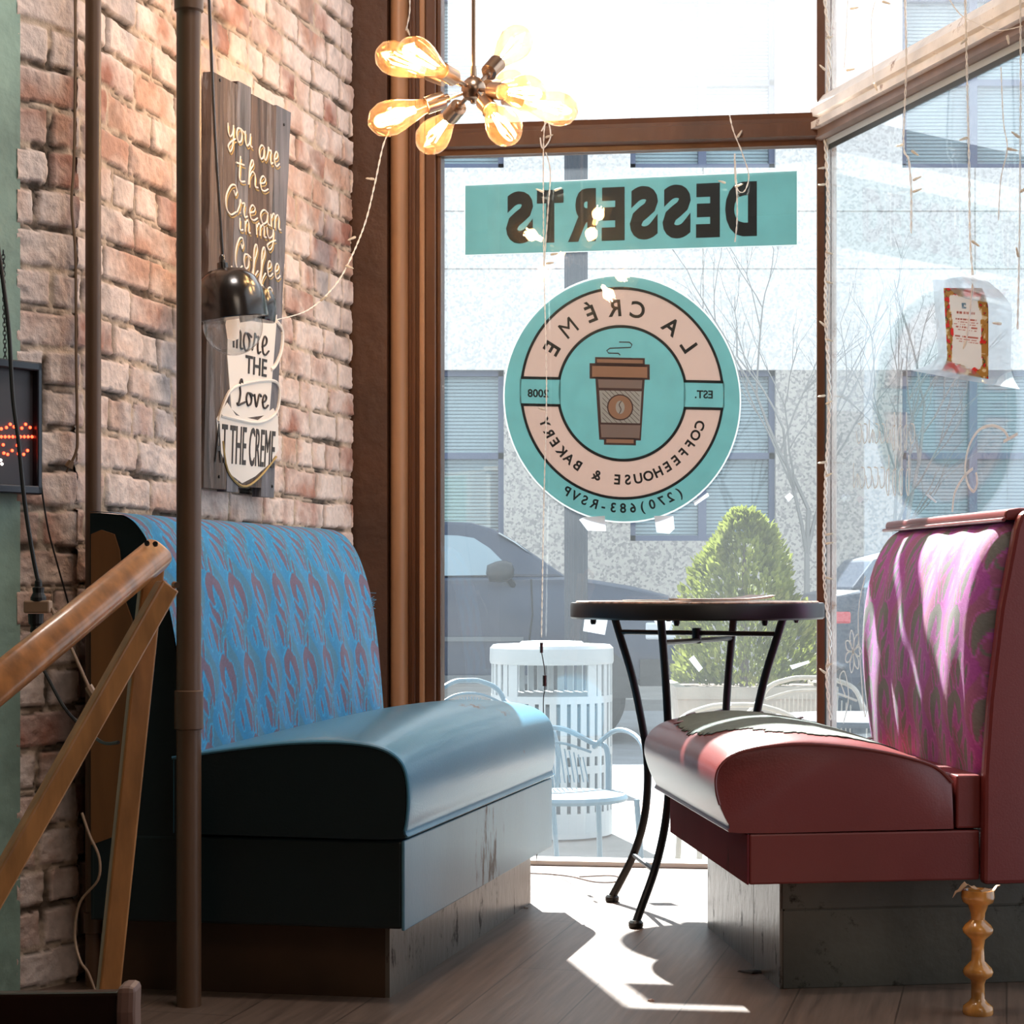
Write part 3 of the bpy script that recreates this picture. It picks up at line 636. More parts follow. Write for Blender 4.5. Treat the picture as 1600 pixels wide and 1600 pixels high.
# ---------------------------------------------------------------- pipes
m_pipe = mat('brown_painted_pipe', (.135, .070, .038), .42, var=.15, scale=5)
pp1 = thing('pipe', (-.588, 3.61, 0), 'thick brown floor-to-ceiling pipe with a coupling, in front of the blue booth', 'pipe')
obj('pipe_shaft', MB().lathe([(.0225, 0.0), (.0225, 3.3)], (-.588, 3.61, 0), n=28), m_pipe, pp1, smooth=True)
zc0, zc1 = U(300, 1140, 3.61).z, U(300, 1078, 3.61).z
obj('coupling', MB().lathe([(.0225, zc0), (.0262, zc0+.002), (.0262, zc1-.002), (.0225, zc1)], (-.588, 3.61, 0), n=28), m_pipe, pp1, smooth=True)
obj('coupling', MB().lathe([(.0225, U(300, 20, 3.61).z), (.0265, U(300, 17, 3.61).z), (.0265, 1.95), (.0225, 1.952)], (-.588, 3.61, 0), n=28), m_pipe, pp1, smooth=True)
pp2 = thing('pipe', (-.800, 3.79, 0), 'thinner dark brown vertical pipe left of the blue booth', 'pipe')
obj('pipe_shaft', MB().lathe([(.0150, 0.0), (.0150, 3.3)], (-.800, 3.79, 0), n=20), m_pipe, pp2, smooth=True)
obj('coupling', MB().lathe([(.015, .10), (.018, .102), (.018, .14), (.015, .142)], (-.800, 3.79, 0), n=20), m_pipe, pp2, smooth=True)

# ---------------------------------------------------------------- chalk-lettered board on the brick wall
bd = thing('wall_sign', bp_(390, 440), 'tall weathered plank sign with hand-painted cup and cursive lettering on the brick wall', 'sign')
m_plank = mat('weathered_plank', (.085, .055, .042), .65, var=.7, scale=7, stretch=(6, 6, .6), bump=.3, bscale=40, dirt=(.22, .20, .20), dscale=5, damt=.55)
m_chalk = mat('white_paint', (.80, .74, .68), .6); m_gold = mat('gold_paint', (.45, .30, .10), .5, metal=.3)
# board frame: pixel -> wall plane, then board coordinates x (0..1), y(0..1) by the four corners
def quad(c):
    (a, b_, c_, d_) = c
    def f(x, y): return ((a[0]*(1-x)+b_[0]*x)*(1-y)+(d_[0]*(1-x)+c_[0]*x)*y, (a[1]*(1-x)+b_[1]*x)*(1-y)+(d_[1]*(1-x)+c_[1]*x)*y)
    return f
DB = .045
qb = quad([bh(318, 762, DB), bh(428, 770, DB), bh(455, 170, DB), bh(332, 105, DB)])
BM = lambda x, d, y: BW(qb(x, y)[0], d, qb(x, y)[1])
m_plank2 = mat('blue_grey_plank', (.13, .125, .14), .65, var=.6, scale=7, stretch=(6, 6, .6), bump=.3, bscale=40, dirt=(.05, .03, .02), dscale=6, damt=.58)
for i, (x0, x1, y0, y1) in enumerate([(0, .30, .0, .99), (.305, .47, -.005, 1.0), (.475, .80, .01, .985), (.805, 1.0, -.012, .99)]):
    mb = MB(); nseg = 14
    mb.loft([[BM(x0+.004*math.sin(k*3+i), .022, y), BM(x1-.004*math.cos(k*2.3+i), .022, y), BM(x1-.004*math.cos(k*2.3+i), DB, y), BM(x0+.004*math.sin(k*3+i), DB, y)] for k, y in enumerate(np.linspace(y0, y1, nseg))])
    obj('plank', mb, m_plank2 if i in (1, 3) else m_plank, bd)
for yb_ in (.2, .8): obj('batten', MB().box(.05, .95, .018, .024, yb_, yb_+.03, BM), m_plank, bd)
def bxy(px, py):   # pixel to board coords
    x = (px-(332+(318-332)*((py-105)/657)))/(123+( -13)*((py-105)/657)); y0_ = 762+8*x; y1_ = 105+65*x; return x, (y0_-py)/(y0_-y1_)
cw = MB(); cg = MB()
for wd, xa, xb, ybase, h in [('you', .18, .50, 232, .036), ('are', .58, .88, 243, .036), ('the', .30, .75, 292, .036), ('Cream', .18, .92, 345, .036), ('in', .34, .52, 368, .03), ('my', .58, .86, 366, .03), ('Coffee', .32, .96, 425, .038), ('to', .25, .42, 460, .03), ('me', .6, .9, 462, .03)]:
    yb = bxy(390, ybase)[1]; cursive(cw, wd, BM, DB+.0015, xa, yb, xb, h, .0022); cursive(cg, wd, BM, DB+.0002, xa+.02, yb-.006, xb+.02, h, .0018)
obj('cursive_lettering', cw, m_chalk, bd); obj('gold_outline', cg, m_gold, bd)
def bpoly(pts, d0, d1): return MB().prism([bxy(*p) for p in pts], BM, d0, d1)
obj('painted_cup', bpoly([(353, 505), (430, 495), (425, 560), (418, 650), (375, 655), (358, 640), (352, 560)], DB, DB+.0015), m_chalk, bd, label='white painted coffee cup')
ring_ = [bxy(x, y) for x, y in [(428, 505), (438, 520), (437, 550), (428, 572), (420, 580)]]
obj('painted_cup_handle', MB().tube([BM(x, DB+.002, y) for x, y in ring_], .005, 6, smooth=4), m_chalk, bd)
obj('painted_saucer', bpoly([(336, 655), (352, 630), (365, 650), (400, 658), (425, 640), (433, 655), (434, 705), (420, 725), (395, 745), (375, 755), (355, 740), (340, 700)], DB, DB+.0014), m_chalk, bd)
rim_ = [bxy(x, y) for x, y in [(338, 660), (345, 635), (360, 608), (395, 598), (425, 598), (434, 612), (432, 640), (420, 655), (395, 662), (360, 655), (342, 650)]]
obj('painted_rim', MB().tube([BM(x, DB+.002, y) for x, y in rim_], .004, 6, smooth=4), m_chalk, bd)
gm = [bxy(x, y) for x, y in [(345, 690), (352, 735), (375, 760), (400, 748), (430, 715)]]
obj('gold_underline', MB().tube([BM(x, DB+.002, y) for x, y in gm], .003, 5, smooth=4), m_gold, bd)
m_ink = mat('dark_lettering', (.03, .022, .02), .6)
ci = MB(); cursive(ci, 'more', BM, DB+.003, .32, bxy(390, 552)[1], .84, .045, .0026); cursive(ci, 'Love', BM, DB+.003, .40, bxy(390, 636)[1], .86, .032, .0026)
put_text(ci, 'THE', BM, DB+.0016, DB+.003, box=(.50, bxy(395, 588)[1], .80, bxy(395, 560)[1]), off=.01)
yy0, yy1 = bxy(380, 728)[1], bxy(380, 668)[1]
put_text(ci, 'AT THE CREME', BM, DB+.0015, DB+.003, box=(.13, yy0, .97, yy1), off=.0)
obj('dark_lettering', ci, m_ink, bd)
for x, y in [bxy(342, 125), bxy(440, 195), bxy(340, 745), bxy(424, 760)]: obj('nail', MB().lathe([(0, 0), (.004, 0), (.003, .003), (0, .003)], BM(x, DB, y), tuple(BN), 8), m_iron, bd)

# ---------------------------------------------------------------- pendant heat-lamp style fitting
PD = 4.25; pc = U(364, 500, PD)
m_blk = mat('black_enamel', (.012, .009, .008), .22, coat=.4)
pn = thing('pendant_lamp', pc, 'black dome pendant lamp with clear glass globe hanging beside the thick pipe', 'lamp')
obj('cord', MB().tube([U(325, -40, PD), U(329, 60, PD), U(335, 200, PD), U(343, 330, PD), U(348, 408, PD)], .0035, 8, smooth=5).tube([U(325, -40, PD), Vector((U(325, 0, PD).x-.01, PD, 3.3))], .0035, 8), m_blk, pn)
obj('strain_relief', MB().lathe([(.012, 0), (.012, .012), (.007, .014), (.007, .024), (.004, .03)], U(348, 420, PD), (-.05, 0, 1), 16), m_blk, pn, smooth=True)
zt = U(0, 418, PD).z-pc.z
obj('lamp_shade', MB().lathe([(.076, 0), (.0775, .002), (.0765, .03), (.072, .06), (.060, .088), (.040, .106), (.018, zt-.002), (.0, zt)], pc, (-.12, -.05, 1), 40), m_blk, pn, smooth=True)
m_glob = glassy('clear_bulb_glass', (.93, .93, .93), .10, (.8, .78, .76), .03, .06, dscale=40)
obj('glass_globe', MB().lathe([(.064*math.cos(a), .064*math.sin(a)*1.0) for a in np.linspace(-math.pi/2, .2, 16)], pc+Vector((0, 0, -.012)), (-.12, -.05, 1), 32), m_glob, pn, smooth=True)
sh2 = MB().lathe([(.038, 0), (.039, .004), (.038, .03), (.033, .05), (.020, .068), (0, .074)], U(402, 500, PD+.05), (.15, 0, 1), 28)
obj('hinged_flap', sh2, m_blk, pn, smooth=True)
m_glow = mat('dim_filament_core', (.9, .8, .7), .5, emit=(1, .7, .5), es=.6)
obj('bulb_core', MB().lathe([(0, -.035), (.012, -.03), (.016, 0), (.012, .02)], pc+Vector((0, 0, -.01)), (0, 0, 1), 12), m_glow, pn, smooth=True)

# ---------------------------------------------------------------- sputnik chandelier
CDp = 4.3; hub = U(740, 140, CDp)
m_nick = mat('brushed_bronze_nickel', (.42, .30, .22), .28, metal=1); m_amber = glassy('amber_bulb_glass', (1.0, .88, .68), .08, (1.0, .60, .28), .05, .06, dscale=20)
m_fil = mat('glowing_filament', (1, .7, .4), .5, emit=(1, .74, .46), es=110)
ch = thing('chandelier', hub, 'sputnik chandelier with nine bare amber filament bulbs hanging from a rod', 'chandelier')
obj('rod', MB().tube([hub, Vector((hub.x, hub.y, 3.3))], .0045, 10), m_nick, ch, smooth=True)
obj('hub', MB().lathe([(.0, -.032), (.006, -.03), (.008, -.024), (.02, -.02), (.026, -.008), (.027, .002), (.024, .014), (.014, .024), (.007, .028), (.006, .05)], hub, n=24), m_nick, ch, smooth=True)
spec = [((584, 66), .1), ((636, 112), -1), ((578, 206), -.1), ((655, 198), 1), ((800, 244), -.3), ((842, 182), -1), ((822, 20), .3), ((905, 160), 1), ((812, 92), 1)]
LEN = .25
for i, ((px, py), fy) in enumerate(spec):
    tx, tz = (px-740)/F0*CDp, (140-py)/F0*CDp; r2_ = min(math.hypot(tx, tz), LEN*.98)
    yy = math.copysign(math.sqrt(max(LEN**2-r2_**2, 0)), fy)
    d = Vector((tx, yy, tz)).normalized(); s0 = hub+d*.02; s1 = hub+d*.058
    arm = obj('arm', MB().tube([s0, s1], .0045, 8), m_nick, ch, smooth=True)
    obj('socket', MB().lathe([(.006, 0), (.010, .002), (.010, .012), (.0185, .014), (.019, .055), (.017, .056), (.015, .05)], s1, d, 20), m_nick, arm, smooth=True)
    b0 = s1+d*.052
    bu = obj('bulb', MB().lathe([(.014, 0), (.017, .012), (.024, .035), (.033, .062), (.038, .085), (.037, .105), (.028, .124), (.014, .134), (.004, .138), (0, .140)], b0, d, 24), m_amber, ch, smooth=True)
    up = d.cross(Vector((0, 0, 1))).normalized(); w_ = d.cross(up); fb = MB()
    for k in range(6):
        a_ = k*math.pi/3; o_ = (up*math.cos(a_)+w_*math.sin(a_)); fb.tube([b0+d*.03+o_*.006, b0+d*.095+o_*.013], .0016, 5)
    obj('filament', fb, m_fil, bu)
    light('bulb_light', 'POINT', tuple(b0+d*.07), 1.3, (1, .62, .30), .02).parent = bu

# ---------------------------------------------------------------- window stickers
m_teal = mat('teal_vinyl_print', (.29, .49, .485), .35, trans=.4, var=.04); m_blackv = mat('black_vinyl_print', (.022, .020, .020), .35)
m_cream = mat('blush_vinyl_print', (.62, .50, .45), .4, trans=.4)
m_cup1 = mat('cup_orange_print', (.80, .40, .24), .4, trans=.3); m_cup2 = mat('cup_brown_print', (.58, .38, .31), .4, trans=.3); m_cup3 = mat('cup_outline_print', (.13, .055, .045), .4); m_cup4 = mat('cup_beige_print', (.92, .82, .72), .4, trans=.3)
m_edge = mat('sticker_white_edge', (.85, .88, .88), .4, trans=.4)
DE = -.0036
bq = quad([fh(727, 398, DE), fh(1245, 382, DE), fh(1245, 267, DE), fh(727, 290, DE)])
BQ = lambda x, d, y: FW(bq(x, y)[0], d, bq(x, y)[1])
ds = thing('window_banner', BQ(.5, DE, .5), 'teal banner with black lettering stuck high on the front window', 'sticker')
obj('banner_sheet', MB().box(0, 1, DE-.0022, DE-.0014, 0, 1, BQ), m_teal, ds); 
sbm = MB()
for q4 in ((-.003, 0, -.012, 1.012), (1, 1.003, -.012, 1.012), (0, 1, -.012, 0), (0, 1, 1, 1.012)): sbm.box(q4[0], q4[1], DE-.0022, DE-.0014, q4[2], q4[3], BQ)
obj('sheet_border', sbm, m_edge, ds)
lt = MB()
word = 'DESSERTS'; xs = [.885, .768, .668, .566, .472, .370, .270, .205][:8]
edges_ = [(1185, 1130), (1120, 1072), (1085+0, 1037), (1031, 985), (980, 943), (935, 889), (885, 840), (836, 790)]
# letter slots measured on the banner, right to left
slots = [(1185, 1139), (1127, 1090), (1085, 1038), (1031, 985), (979, 942), (934, 889), (873, 838), (836, 791)]
slots = [(1185, 1134), (1128, 1089), (1083, 1037), (1032, 986), (980, 942), (935, 889), (884, 840), (836, 791)]
for c_, (xr, xl) in zip(word, slots):
    xa, xb = (xl-727)/518, (xr-727)/518
    put_text(lt, c_, BQ, DE-.0014, DE, box=(xa+.002, .135, xb-.002, .885), mirror=True, off=.055)
obj('lettering', lt, m_blackv, ds)

def sk(a, b_): return fh(972+185*a, 623-193*b_+4*a, DE)
SK = lambda x, d, y: FW(sk(x, y)[0], d, sk(x, y)[1])
ls = thing('window_sticker', SK(0, DE, 0), 'large round teal coffee-shop sticker with takeaway cup on the front window', 'sticker')
circ = lambda r, n=96, cx=0, cy=0: [(cx+r*math.cos(2*math.pi*i/n), cy+r*math.sin(2*math.pi*i/n)) for i in range(n)]

def annulus(r0, r1, cy0, cy1, d0, d1, n=96):
    mb = MB(); rings = []
    for k in range(n+1):
        a = 2*math.pi*k/n; c_, s_ = math.cos(a), math.sin(a)
        rings.append([SK(r0*c_, d0, cy0+r0*s_), SK(r1*c_, d0, cy1+r1*s_), SK(r1*c_, d1, cy1+r1*s_), SK(r0*c_, d1, cy0+r0*s_)])
    return mb.loft(rings, caps=False)
dk = annulus(.855, .993, .044, 0, DE-.0030, DE-.0024); dk.prism(circ(.537, 72, 0, .044), SK, DE-.0030, DE-.0024)
for x0_, x1_ in ((-.865, -.52), (.52, .865)): dk.box(x0_, x1_, DE-.0030, DE-.0024, .044-.102, .044+.102, SK)
obj('sticker_disc', dk, m_teal, ls); obj('disc_border', annulus(.992, 1.006, 0, 0, DE-.0030, DE-.0024), m_edge, ls)
def arcband(r0, r1, cut, sgn, cy=.044):
    a0, a1 = math.asin(cut/r0), math.asin(cut/r1); n = 48
    o_ = [(r1*math.cos(a), cy+sgn*r1*math.sin(a)) for a in np.linspace(a1, math.pi-a1, n)]
    i_ = [(r0*math.cos(a), cy+sgn*r0*math.sin(a)) for a in np.linspace(a0, math.pi-a0, n)]; return i_, o_
def bandmesh(r0, r1, cut, d0, d1):
    mb = MB()
    for sg in (1, -1):
        i_, o_ = arcband(r0, r1, cut, sg); n = len(i_)
        rings = [[SK(i_[k][0], d0, i_[k][1]), SK(o_[k][0], d0, o_[k][1]), SK(o_[k][0], d1, o_[k][1]), SK(i_[k][0], d1, i_[k][1])] for k in range(n)]
        mb.loft(rings)
    return mb

ro = bandmesh(.53, .553, .098, DE-.0024, DE-.0006); b2 = bandmesh(.84, .862, .098, DE-.0024, DE-.0006); ro.add(b2.v, b2.f)
for sx in (-1, 1):
    for sy in (-1, 1): ro.box(min(sx*.52, sx*.856), max(sx*.52, sx*.856), DE-.0024, DE-.0006, .044+sy*.109-.011, .044+sy*.109+.011, SK)
obj('ring_outline', ro, m_blackv, ls); obj('ring_band', bandmesh(.55, .842, .118, DE-.0016, DE-.0008), m_cream, ls)
tx = MB()
for c_, an in zip('LACRÉME', [144.5, 127, 101, 84.5, 67.5, 49, 30.5]):
    a_ = math.radians(an); put_text(tx, c_, SK, DE-.0008, DE, h=.135, centre=(.69*math.cos(a_), .044+.69*math.sin(a_)), rot=a_-math.pi/2, mirror=True, off=0 if c_ == 'M' else .022)
s_ = 'COFFEEHOUSE & BAKERY'; n = len(s_)
for i, c_ in enumerate(s_):
    if c_ == ' ': continue
    a_ = math.radians(200.5+(339-200.5)*i/(n-1)); put_text(tx, c_, SK, DE-.0008, DE, h=.082, centre=(.70*math.cos(a_), .044+.70*math.sin(a_)), rot=a_+math.pi/2, mirror=True, off=.03)
s_ = '(270)683-RSVP'; n = len(s_)
for i, c_ in enumerate(s_):
    a_ = math.radians(238+(301-238)*i/(n-1)); put_text(tx, c_, SK, DE-.0024, DE-.0016, h=.078, centre=(.905*math.cos(a_), .02+.905*math.sin(a_)), rot=a_+math.pi/2, mirror=True, off=.025)
put_text(tx, 'EST.', SK, DE-.0024, DE-.0016, h=.065, centre=(-.69, .05), mirror=True, off=.025); put_text(tx, '2008', SK, DE-.0024, DE-.0016, h=.065, centre=(.71, .03), mirror=True, off=.025)
obj('lettering', tx, m_blackv, ls)
cx_ = lambda pts: [((x-750)/480, (987-y)/501) for x, y in pts]
def prect(x0, y0, x1, y1, x2=None, x3=None): return cx_([(x0, y0), (x1, y0), (x3 if x3 is not None else x1, y1), (x2 if x2 is not None else x0, y1)])
cupo = MB(); g_ = -.0024
for P in [prect(640, 820, 842, 862), prect(618, 845, 862, 908), prect(641, 900, 842, 1155, 657, 826), prect(676, 1140, 806, 1175)]: cupo.prism(P, SK, DE+g_, DE+g_+.0004)
cupo.tube([SK(*((x-750)/480, DE-.002, (987-y)/501)) for x, y in [(738, 757), (780, 757), (790, 766), (785, 778), (700, 783), (688, 793), (695, 803), (735, 803), (742, 810)]], .0016, 5)
cg_ = obj('cup_picture', cupo, m_cup3, ls, label='brown outline takeaway cup')
c1_ = MB(); c2_ = MB(); c4_ = MB(); k1, k2 = DE+g_+.0004, DE+g_+.0009
for P in [prect(648, 828, 834, 842), prect(628, 856, 852, 900), prect(686, 1152, 797, 1167)]: c1_.prism(P, SK, k1, k2)
for P in [prect(652, 910, 832, 944, 655, 829), prect(662, 1093, 824, 1145, 666, 820)]: c2_.prism(P, SK, k1, k2)
c4_.prism(prect(657, 955, 829, 1085, 665, 822), SK, k1, k2)
obj('cup_lid', c1_, m_cup1, cg_); obj('cup_body', c2_, m_cup2, cg_); obj('cup_sleeve', c4_, m_cup4, cg_)
hat = MB()
for k in range(-5, 9):
    x = 660+k*20; pts = []
    for t_ in np.linspace(0, 1, 14):
        X, Y = x+t_*130, 955+t_*130
        if 662 < X < 824: pts.append((X, Y))
    if len(pts) > 1: hat.tube([SK((p[0]-750)/480, k2+.0002, (987-p[1])/501) for p in (pts[0], pts[-1])], .0006, 4)
obj('sleeve_hatching', hat, m_cup3, cg_)
obj('bean_disc', MB().prism(cx_([(742+53*math.cos(a), 1022+53*math.sin(a)) for a in np.linspace(0, 6.2, 40)]), SK, k2, k2+.0005), m_cup3, cg_)
obj('bean_disc', MB().prism(cx_([(742+48*math.cos(a), 1022+48*math.sin(a)) for a in np.linspace(0, 6.2, 40)]), SK, k2+.0004, k2+.0008), m_cup1, cg_)
be = MB().prism(cx_([(742+18*math.cos(a)+6*math.sin(a)*0, 1022+27*math.sin(a)) for a in np.linspace(0, 6.2, 30)]), SK, k2+.0006, k2+.0011)
obj('bean', be, m_cup4, cg_); obj('bean_line', MB().tube([SK((x-750)/480, k2+.0011, (987-y)/501) for x, y in [(748, 996), (738, 1012), (746, 1030), (738, 1048)]], .0012, 5, smooth=3), m_cup3, cg_)

# tape and paper scraps on the panes
m_tape = mat('white_tape', (.80, .84, .88), .5, trans=.5)
scraps = [([(912, 808), (945, 806), (947, 830), (918, 829), (905, 812)], 'ragged white paper scrap on the pane under the sticker, left one'),
          ([(1022, 806), (1052, 806), (1054, 826), (1046, 834), (1026, 832)], 'ragged white paper scrap on the pane under the sticker, right one'),
          ([(914, 962), (950, 965), (945, 992), (911, 986)], 'white paper square on the pane just under the table rim'),
          ([(1022, 970), (1052, 966), (1040, 996)], 'pointed white paper scrap behind the second table leg'),
          ([(1076, 1030), (1084, 1024), (1098, 1044), (1092, 1050)], 'short slanted white tape strip in front of the planted conifer'),
          ([(1234, 1040), (1264, 1032), (1265, 1036), (1238, 1046)], 'thin bent white tape strip right of the conifer'),
          ([(1226, 776), (1234, 770), (1240, 776), (1232, 784)], 'small white diamond of tape above the conifer'),
          ([(1083, 784), (1106, 770), (1108, 775), (1086, 790)], 'small white tape shred at the sticker lower right edge'),
          ([(1132, 1098), (1140, 1090), (1143, 1102), (1135, 1106)], 'tiny white tape scrap over the concrete planter')]
for P, lb in scraps:
    mb = MB().prism([fh(x, y, .004) for x, y in P], lambda x, d, y: FW(x, d, y), .0034, .0042); tag(obj('tape_scrap', mb, m_tape), lb, 'tape', 'tape and paper scraps on the front window')
for P, lb in [([(1338, 780), (1344, 774), (1350, 780), (1344, 786)], 'white diamond of tape on the side window above the maroon booth'),
              ([(1446, 773), (1450, 772), (1464, 784), (1462, 786)], 'thin white tape shred on the side window above the booth back')]:
    mb = MB().prism([rh(x, y, .004) for x, y in P], lambda x, d, y: RW(x, d, y), .0034, .0042); tag(obj('tape_scrap', mb, m_tape), lb, 'tape')

# window-marker drawings on the side pane
m_mark = mat('white_window_marker', (.80, .80, .78), .6, trans=.5)
def marks(strokes, r=.0028):
    mb = MB()
    for s in strokes: mb.tube([rp(x, y, .0035) for x, y in s], r*.35, 4, smooth=4) if False else None
    for s in strokes:
        P = crom([Vector((*rh(x, y, .0035), 0)) for x, y in s], 4)
        for i in range(len(P)-1):
            t_ = (P[i+1]-P[i]); 
            if t_.length < 1e-7: continue
            t_.normalize(); n_ = Vector((-t_.y, t_.x, 0))*r
            q = [P[i]-n_, P[i+1]-n_, P[i+1]+n_, P[i]+n_]
            mb.box8([RW(p.x, .0032, p.y) for p in q]+[RW(p.x, .0040, p.y) for p in q])
    return mb
def loops(x0, x1, y, h, n, rr_):
    out = []; w_ = (x1-x0)/n
    for i in range(n):
        X = x0+i*w_; k = rr_.random()
        if k < .35: out.append([(X, y-h*.6), (X+w_*.3, y), (X+w_*.8, y-h*.2), (X+w_*.8, y-h*.9), (X+w_*.3, y-h)])
        elif k < .65: out.append([(X+w_*.2, y-h*1.2), (X+w_*.2, y), (X+w_*.8, y-h*.7), (X+w_*.8, y)])
        else: out.append([(X+w_*.5, y-h*1.6), (X+w_*.5, y+h*.3), (X+w_*.1, y), (X+w_*.2, y-h*.8), (X+w_*.7, y-h*.9)])
    return out
r7 = random.Random(4)
tag(obj('marker_writing', marks(loops(1338, 1430, 692, 30, 10, r7), .0016), m_mark), 'faint upper line of white cursive marker writing on the side window', 'window writing')
tag(obj('marker_writing', marks(loops(1332, 1425, 762, 32, 9, r7), .0016), m_mark), 'faint lower line of white cursive marker writing on the side window', 'window writing')
tag(obj('marker_scroll', marks([[(1488, 800), (1492, 770), (1506, 745), (1520, 732)], [(1576, 685), (1568, 672), (1550, 665), (1530, 672), (1515, 695), (1508, 730), (1512, 755), (1521, 768), (1527, 755), (1525, 738)], [(1568, 690), (1590, 678)]], .0034), m_mark), 'large looping white letter drawn on the side window above the booth back', 'window writing')
fl_ = []
for k in range(7):
    a_ = k*2*math.pi/7; x, y = 1333, 1018; fl_.append([(x, y), (x+9*math.cos(a_-.35), y+22*math.sin(a_-.35)), (x+13*math.cos(a_), y+34*math.sin(a_)), (x+9*math.cos(a_+.35), y+22*math.sin(a_+.35)), (x, y)])
fl_.append([(1352, 900), (1341, 960), (1346, 1060), (1352, 1120), (1358, 1060)]); fl_.append([(1322, 1090), (1312, 1060), (1320, 1050), (1326, 1090), (1318, 1130)])
tag(obj('marker_flower', marks(fl_, .0018), m_mark), 'white marker flower and loops low on the side window beside the post', 'window drawing')

# taped flyer
fy = thing('flyer', rp(1513, 512, .01), 'curling white flyer with floral border taped to the side window', 'flyer')
qf = quad([rh(1482, 580, .012), rh(1545, 592, .012), rh(1545, 452, .012), rh(1475, 450, .012)])
def flsheet(x0, x1, y0, y1, d, curl, nx=24, ny=40):
    P = []
    for j in range(ny+1):
        y = y0+(y1-y0)*j/ny; row = []
        for i in range(nx+1):
            x = x0+(x1-x0)*i/nx; c = curl*(max(0, y-.75)**2*6*max(0, x)+max(0, .2-y)**2*10*(1-x)); s_, z_ = qf(x, y); row.append(RW(s_+c*.25, d+c*.5+.004*math.sin(x*3), z_))
        P.append(row)
    return P
P1 = flsheet(-.30, 1.45, -.06, 1.10, .010, .22); o = obj('plastic_sleeve', MB().grid(P1), glassy('clear_sleeve', (.9, .93, .95), .40, (.9, .93, .96), .1, .06, dscale=10), fy, smooth=True, fix=False)
P2 = flsheet(0, 1, 0, 1, .013, .12, 60, 110); o = obj('printed_sheet', MB().grid(P2), vmat('flyer_print', .5, trans=.55), fy, smooth=True, fix=False)
o.modifiers.new('s', 'SOLIDIFY').thickness = .0006
yy, xx = np.meshgrid(np.linspace(0, 1, 111), np.linspace(0, 1, 61), indexing='ij'); col = np.ones(xx.shape+(3,))*np.array([.85, .83, .80])
bdm = np.minimum(np.minimum(xx, 1-xx)*1.0, np.minimum(yy, 1-yy)*1.7); nb = fbm(xx*7, yy*10, 3, 4); msk = bdm < .13+.16*(nb-.35)
n4 = vnoise(xx*14, yy*22, 9); col[msk] = [.10, .13, .05]; col[msk & (n4 > .45)] = [.55, .33, .08]; col[msk & (n4 < .38)] = [.75, .04, .03]; col[msk & (n4 > .8)] = [.8, .7, .5]
for k, yb in enumerate([.72, .64, .61, .58, .55, .52, .44, .41, .38]):
    x0_, x1_ = (.3, .72) if k == 0 else (.22+.05*(k % 3), .80-.04*(k % 2)); col[(abs(yy-yb) < (.012 if k == 0 else .006)) & (xx > x0_) & (xx < x1_) & (vnoise(xx*60, yy*0+k, 2) > .3)] = [.55, .18, .14]
col[(abs(xx-.5) < .05) & (abs(yy-.80) < .03) & (vnoise(xx*30, yy*50, 6) > .5)] = [.2, .35, .45]
setcol(o, col)

# ---------------------------------------------------------------- string lights
m_wire = mat('white_twisted_wire', (.82, .78, .72), .6); m_mini = mat('clear_mini_bulb', (.80, .72, .60), .3, trans=.3)
def strand(label, pts, P, bulbs=(), r=.0016, twist=True, hook=None, d=.05):
    t_ = thing('string_light', P(*pts[0], d), label, 'string light', 'icicle string lights hanging at the windows')
    W3 = crom([P(x, y, d) for x, y in pts], 8); mb = MB()
    for ph in (0, math.pi):
        Q = []; acc = 0
        W4 = []
        for i in range(len(W3)-1):
            m_ = max(1, int((W3[i+1]-W3[i]).length/.006))
            W4 += [W3[i].lerp(W3[i+1], k/m_) for k in range(m_)]
        for i, p in enumerate(W4): a_ = i*.9+ph; Q.append(p+Vector((math.cos(a_), 0, math.sin(a_)*.3))*r*.8+Vector((0, math.sin(a_), 0))*r*.8)
        mb.tube(Q, r*.62, 4)
    obj('wire', mb, m_wire, t_)
    for (x, y, ang) in bulbs:
        p = P(x, y, d); dr = Vector((math.cos(ang), -.3, math.sin(ang))).normalized()
        obj('mini_bulb', MB().lathe([(.0012, 0), (.0032, .002), (.0034, .010), (.0026, .012), (.0024, .019), (.0006, .023)], p, dr, 8), m_mini, t_)
    return t_
s = strand('long string light wire hanging straight down past the round sticker', [(852, 185), (849, 240), (850, 420), (854, 600), (850, 780), (846, 1000)], fp, [(852, 215, .3), (849, 300, 2.8), (853, 412, .1), (852, 640, 2.9)])
cn = MB(); cn.tube([fp(846, 1004, .05), fp(846, 1020, .05)], .0045, 8); cn.tube([fp(851, 1055, .05), fp(851, 1072, .05)], .006, 8); obj('connector', cn, m_blk, s)
obj('lead', MB().tube([fp(846, 1018, .05), fp(850, 1040, .05), fp(852, 1060, .05), fp(851, 1080, .05), fp(849, 1100, .05), fp(850, 1200, .04), fp(842, 1300, .04), fp(838, 1345, .03)], .0016, 6, smooth=5), m_blk, s)
k_ = MB(); k_.tube([fp(846, 205, .052), fp(856, 190, .052), fp(860, 215, .052), fp(848, 232, .052), fp(844, 215, .052)], .002, 5, smooth=5); obj('knot', k_, m_wire, s)
strand('short string light loop beside the long wire over the banner left end', [(853, 238), (860, 270), (856, 330), (850, 420)], fp, [(866, 298, .3), (860, 398, .1)], d=.04)
strand('string light slung from the chandelier to the black pendant lamp', [(608, 205), (598, 230), (585, 290), (570, 350), (545, 410), (520, 450), (480, 485), (430, 500)], lambda x, y, d: U(x, y, 4.5+.6*min(1, max(0, (x-430)/170))), [(585, 280, 3.1), (556, 370, 3.6), (540, 415, -.4), (500, 470, .5)], r=.0018)
strand('string light scrap hanging from above at the left window frame', [(640, -10), (640, 20), (634, 50)], fp, [(636, 45, -1.2)])
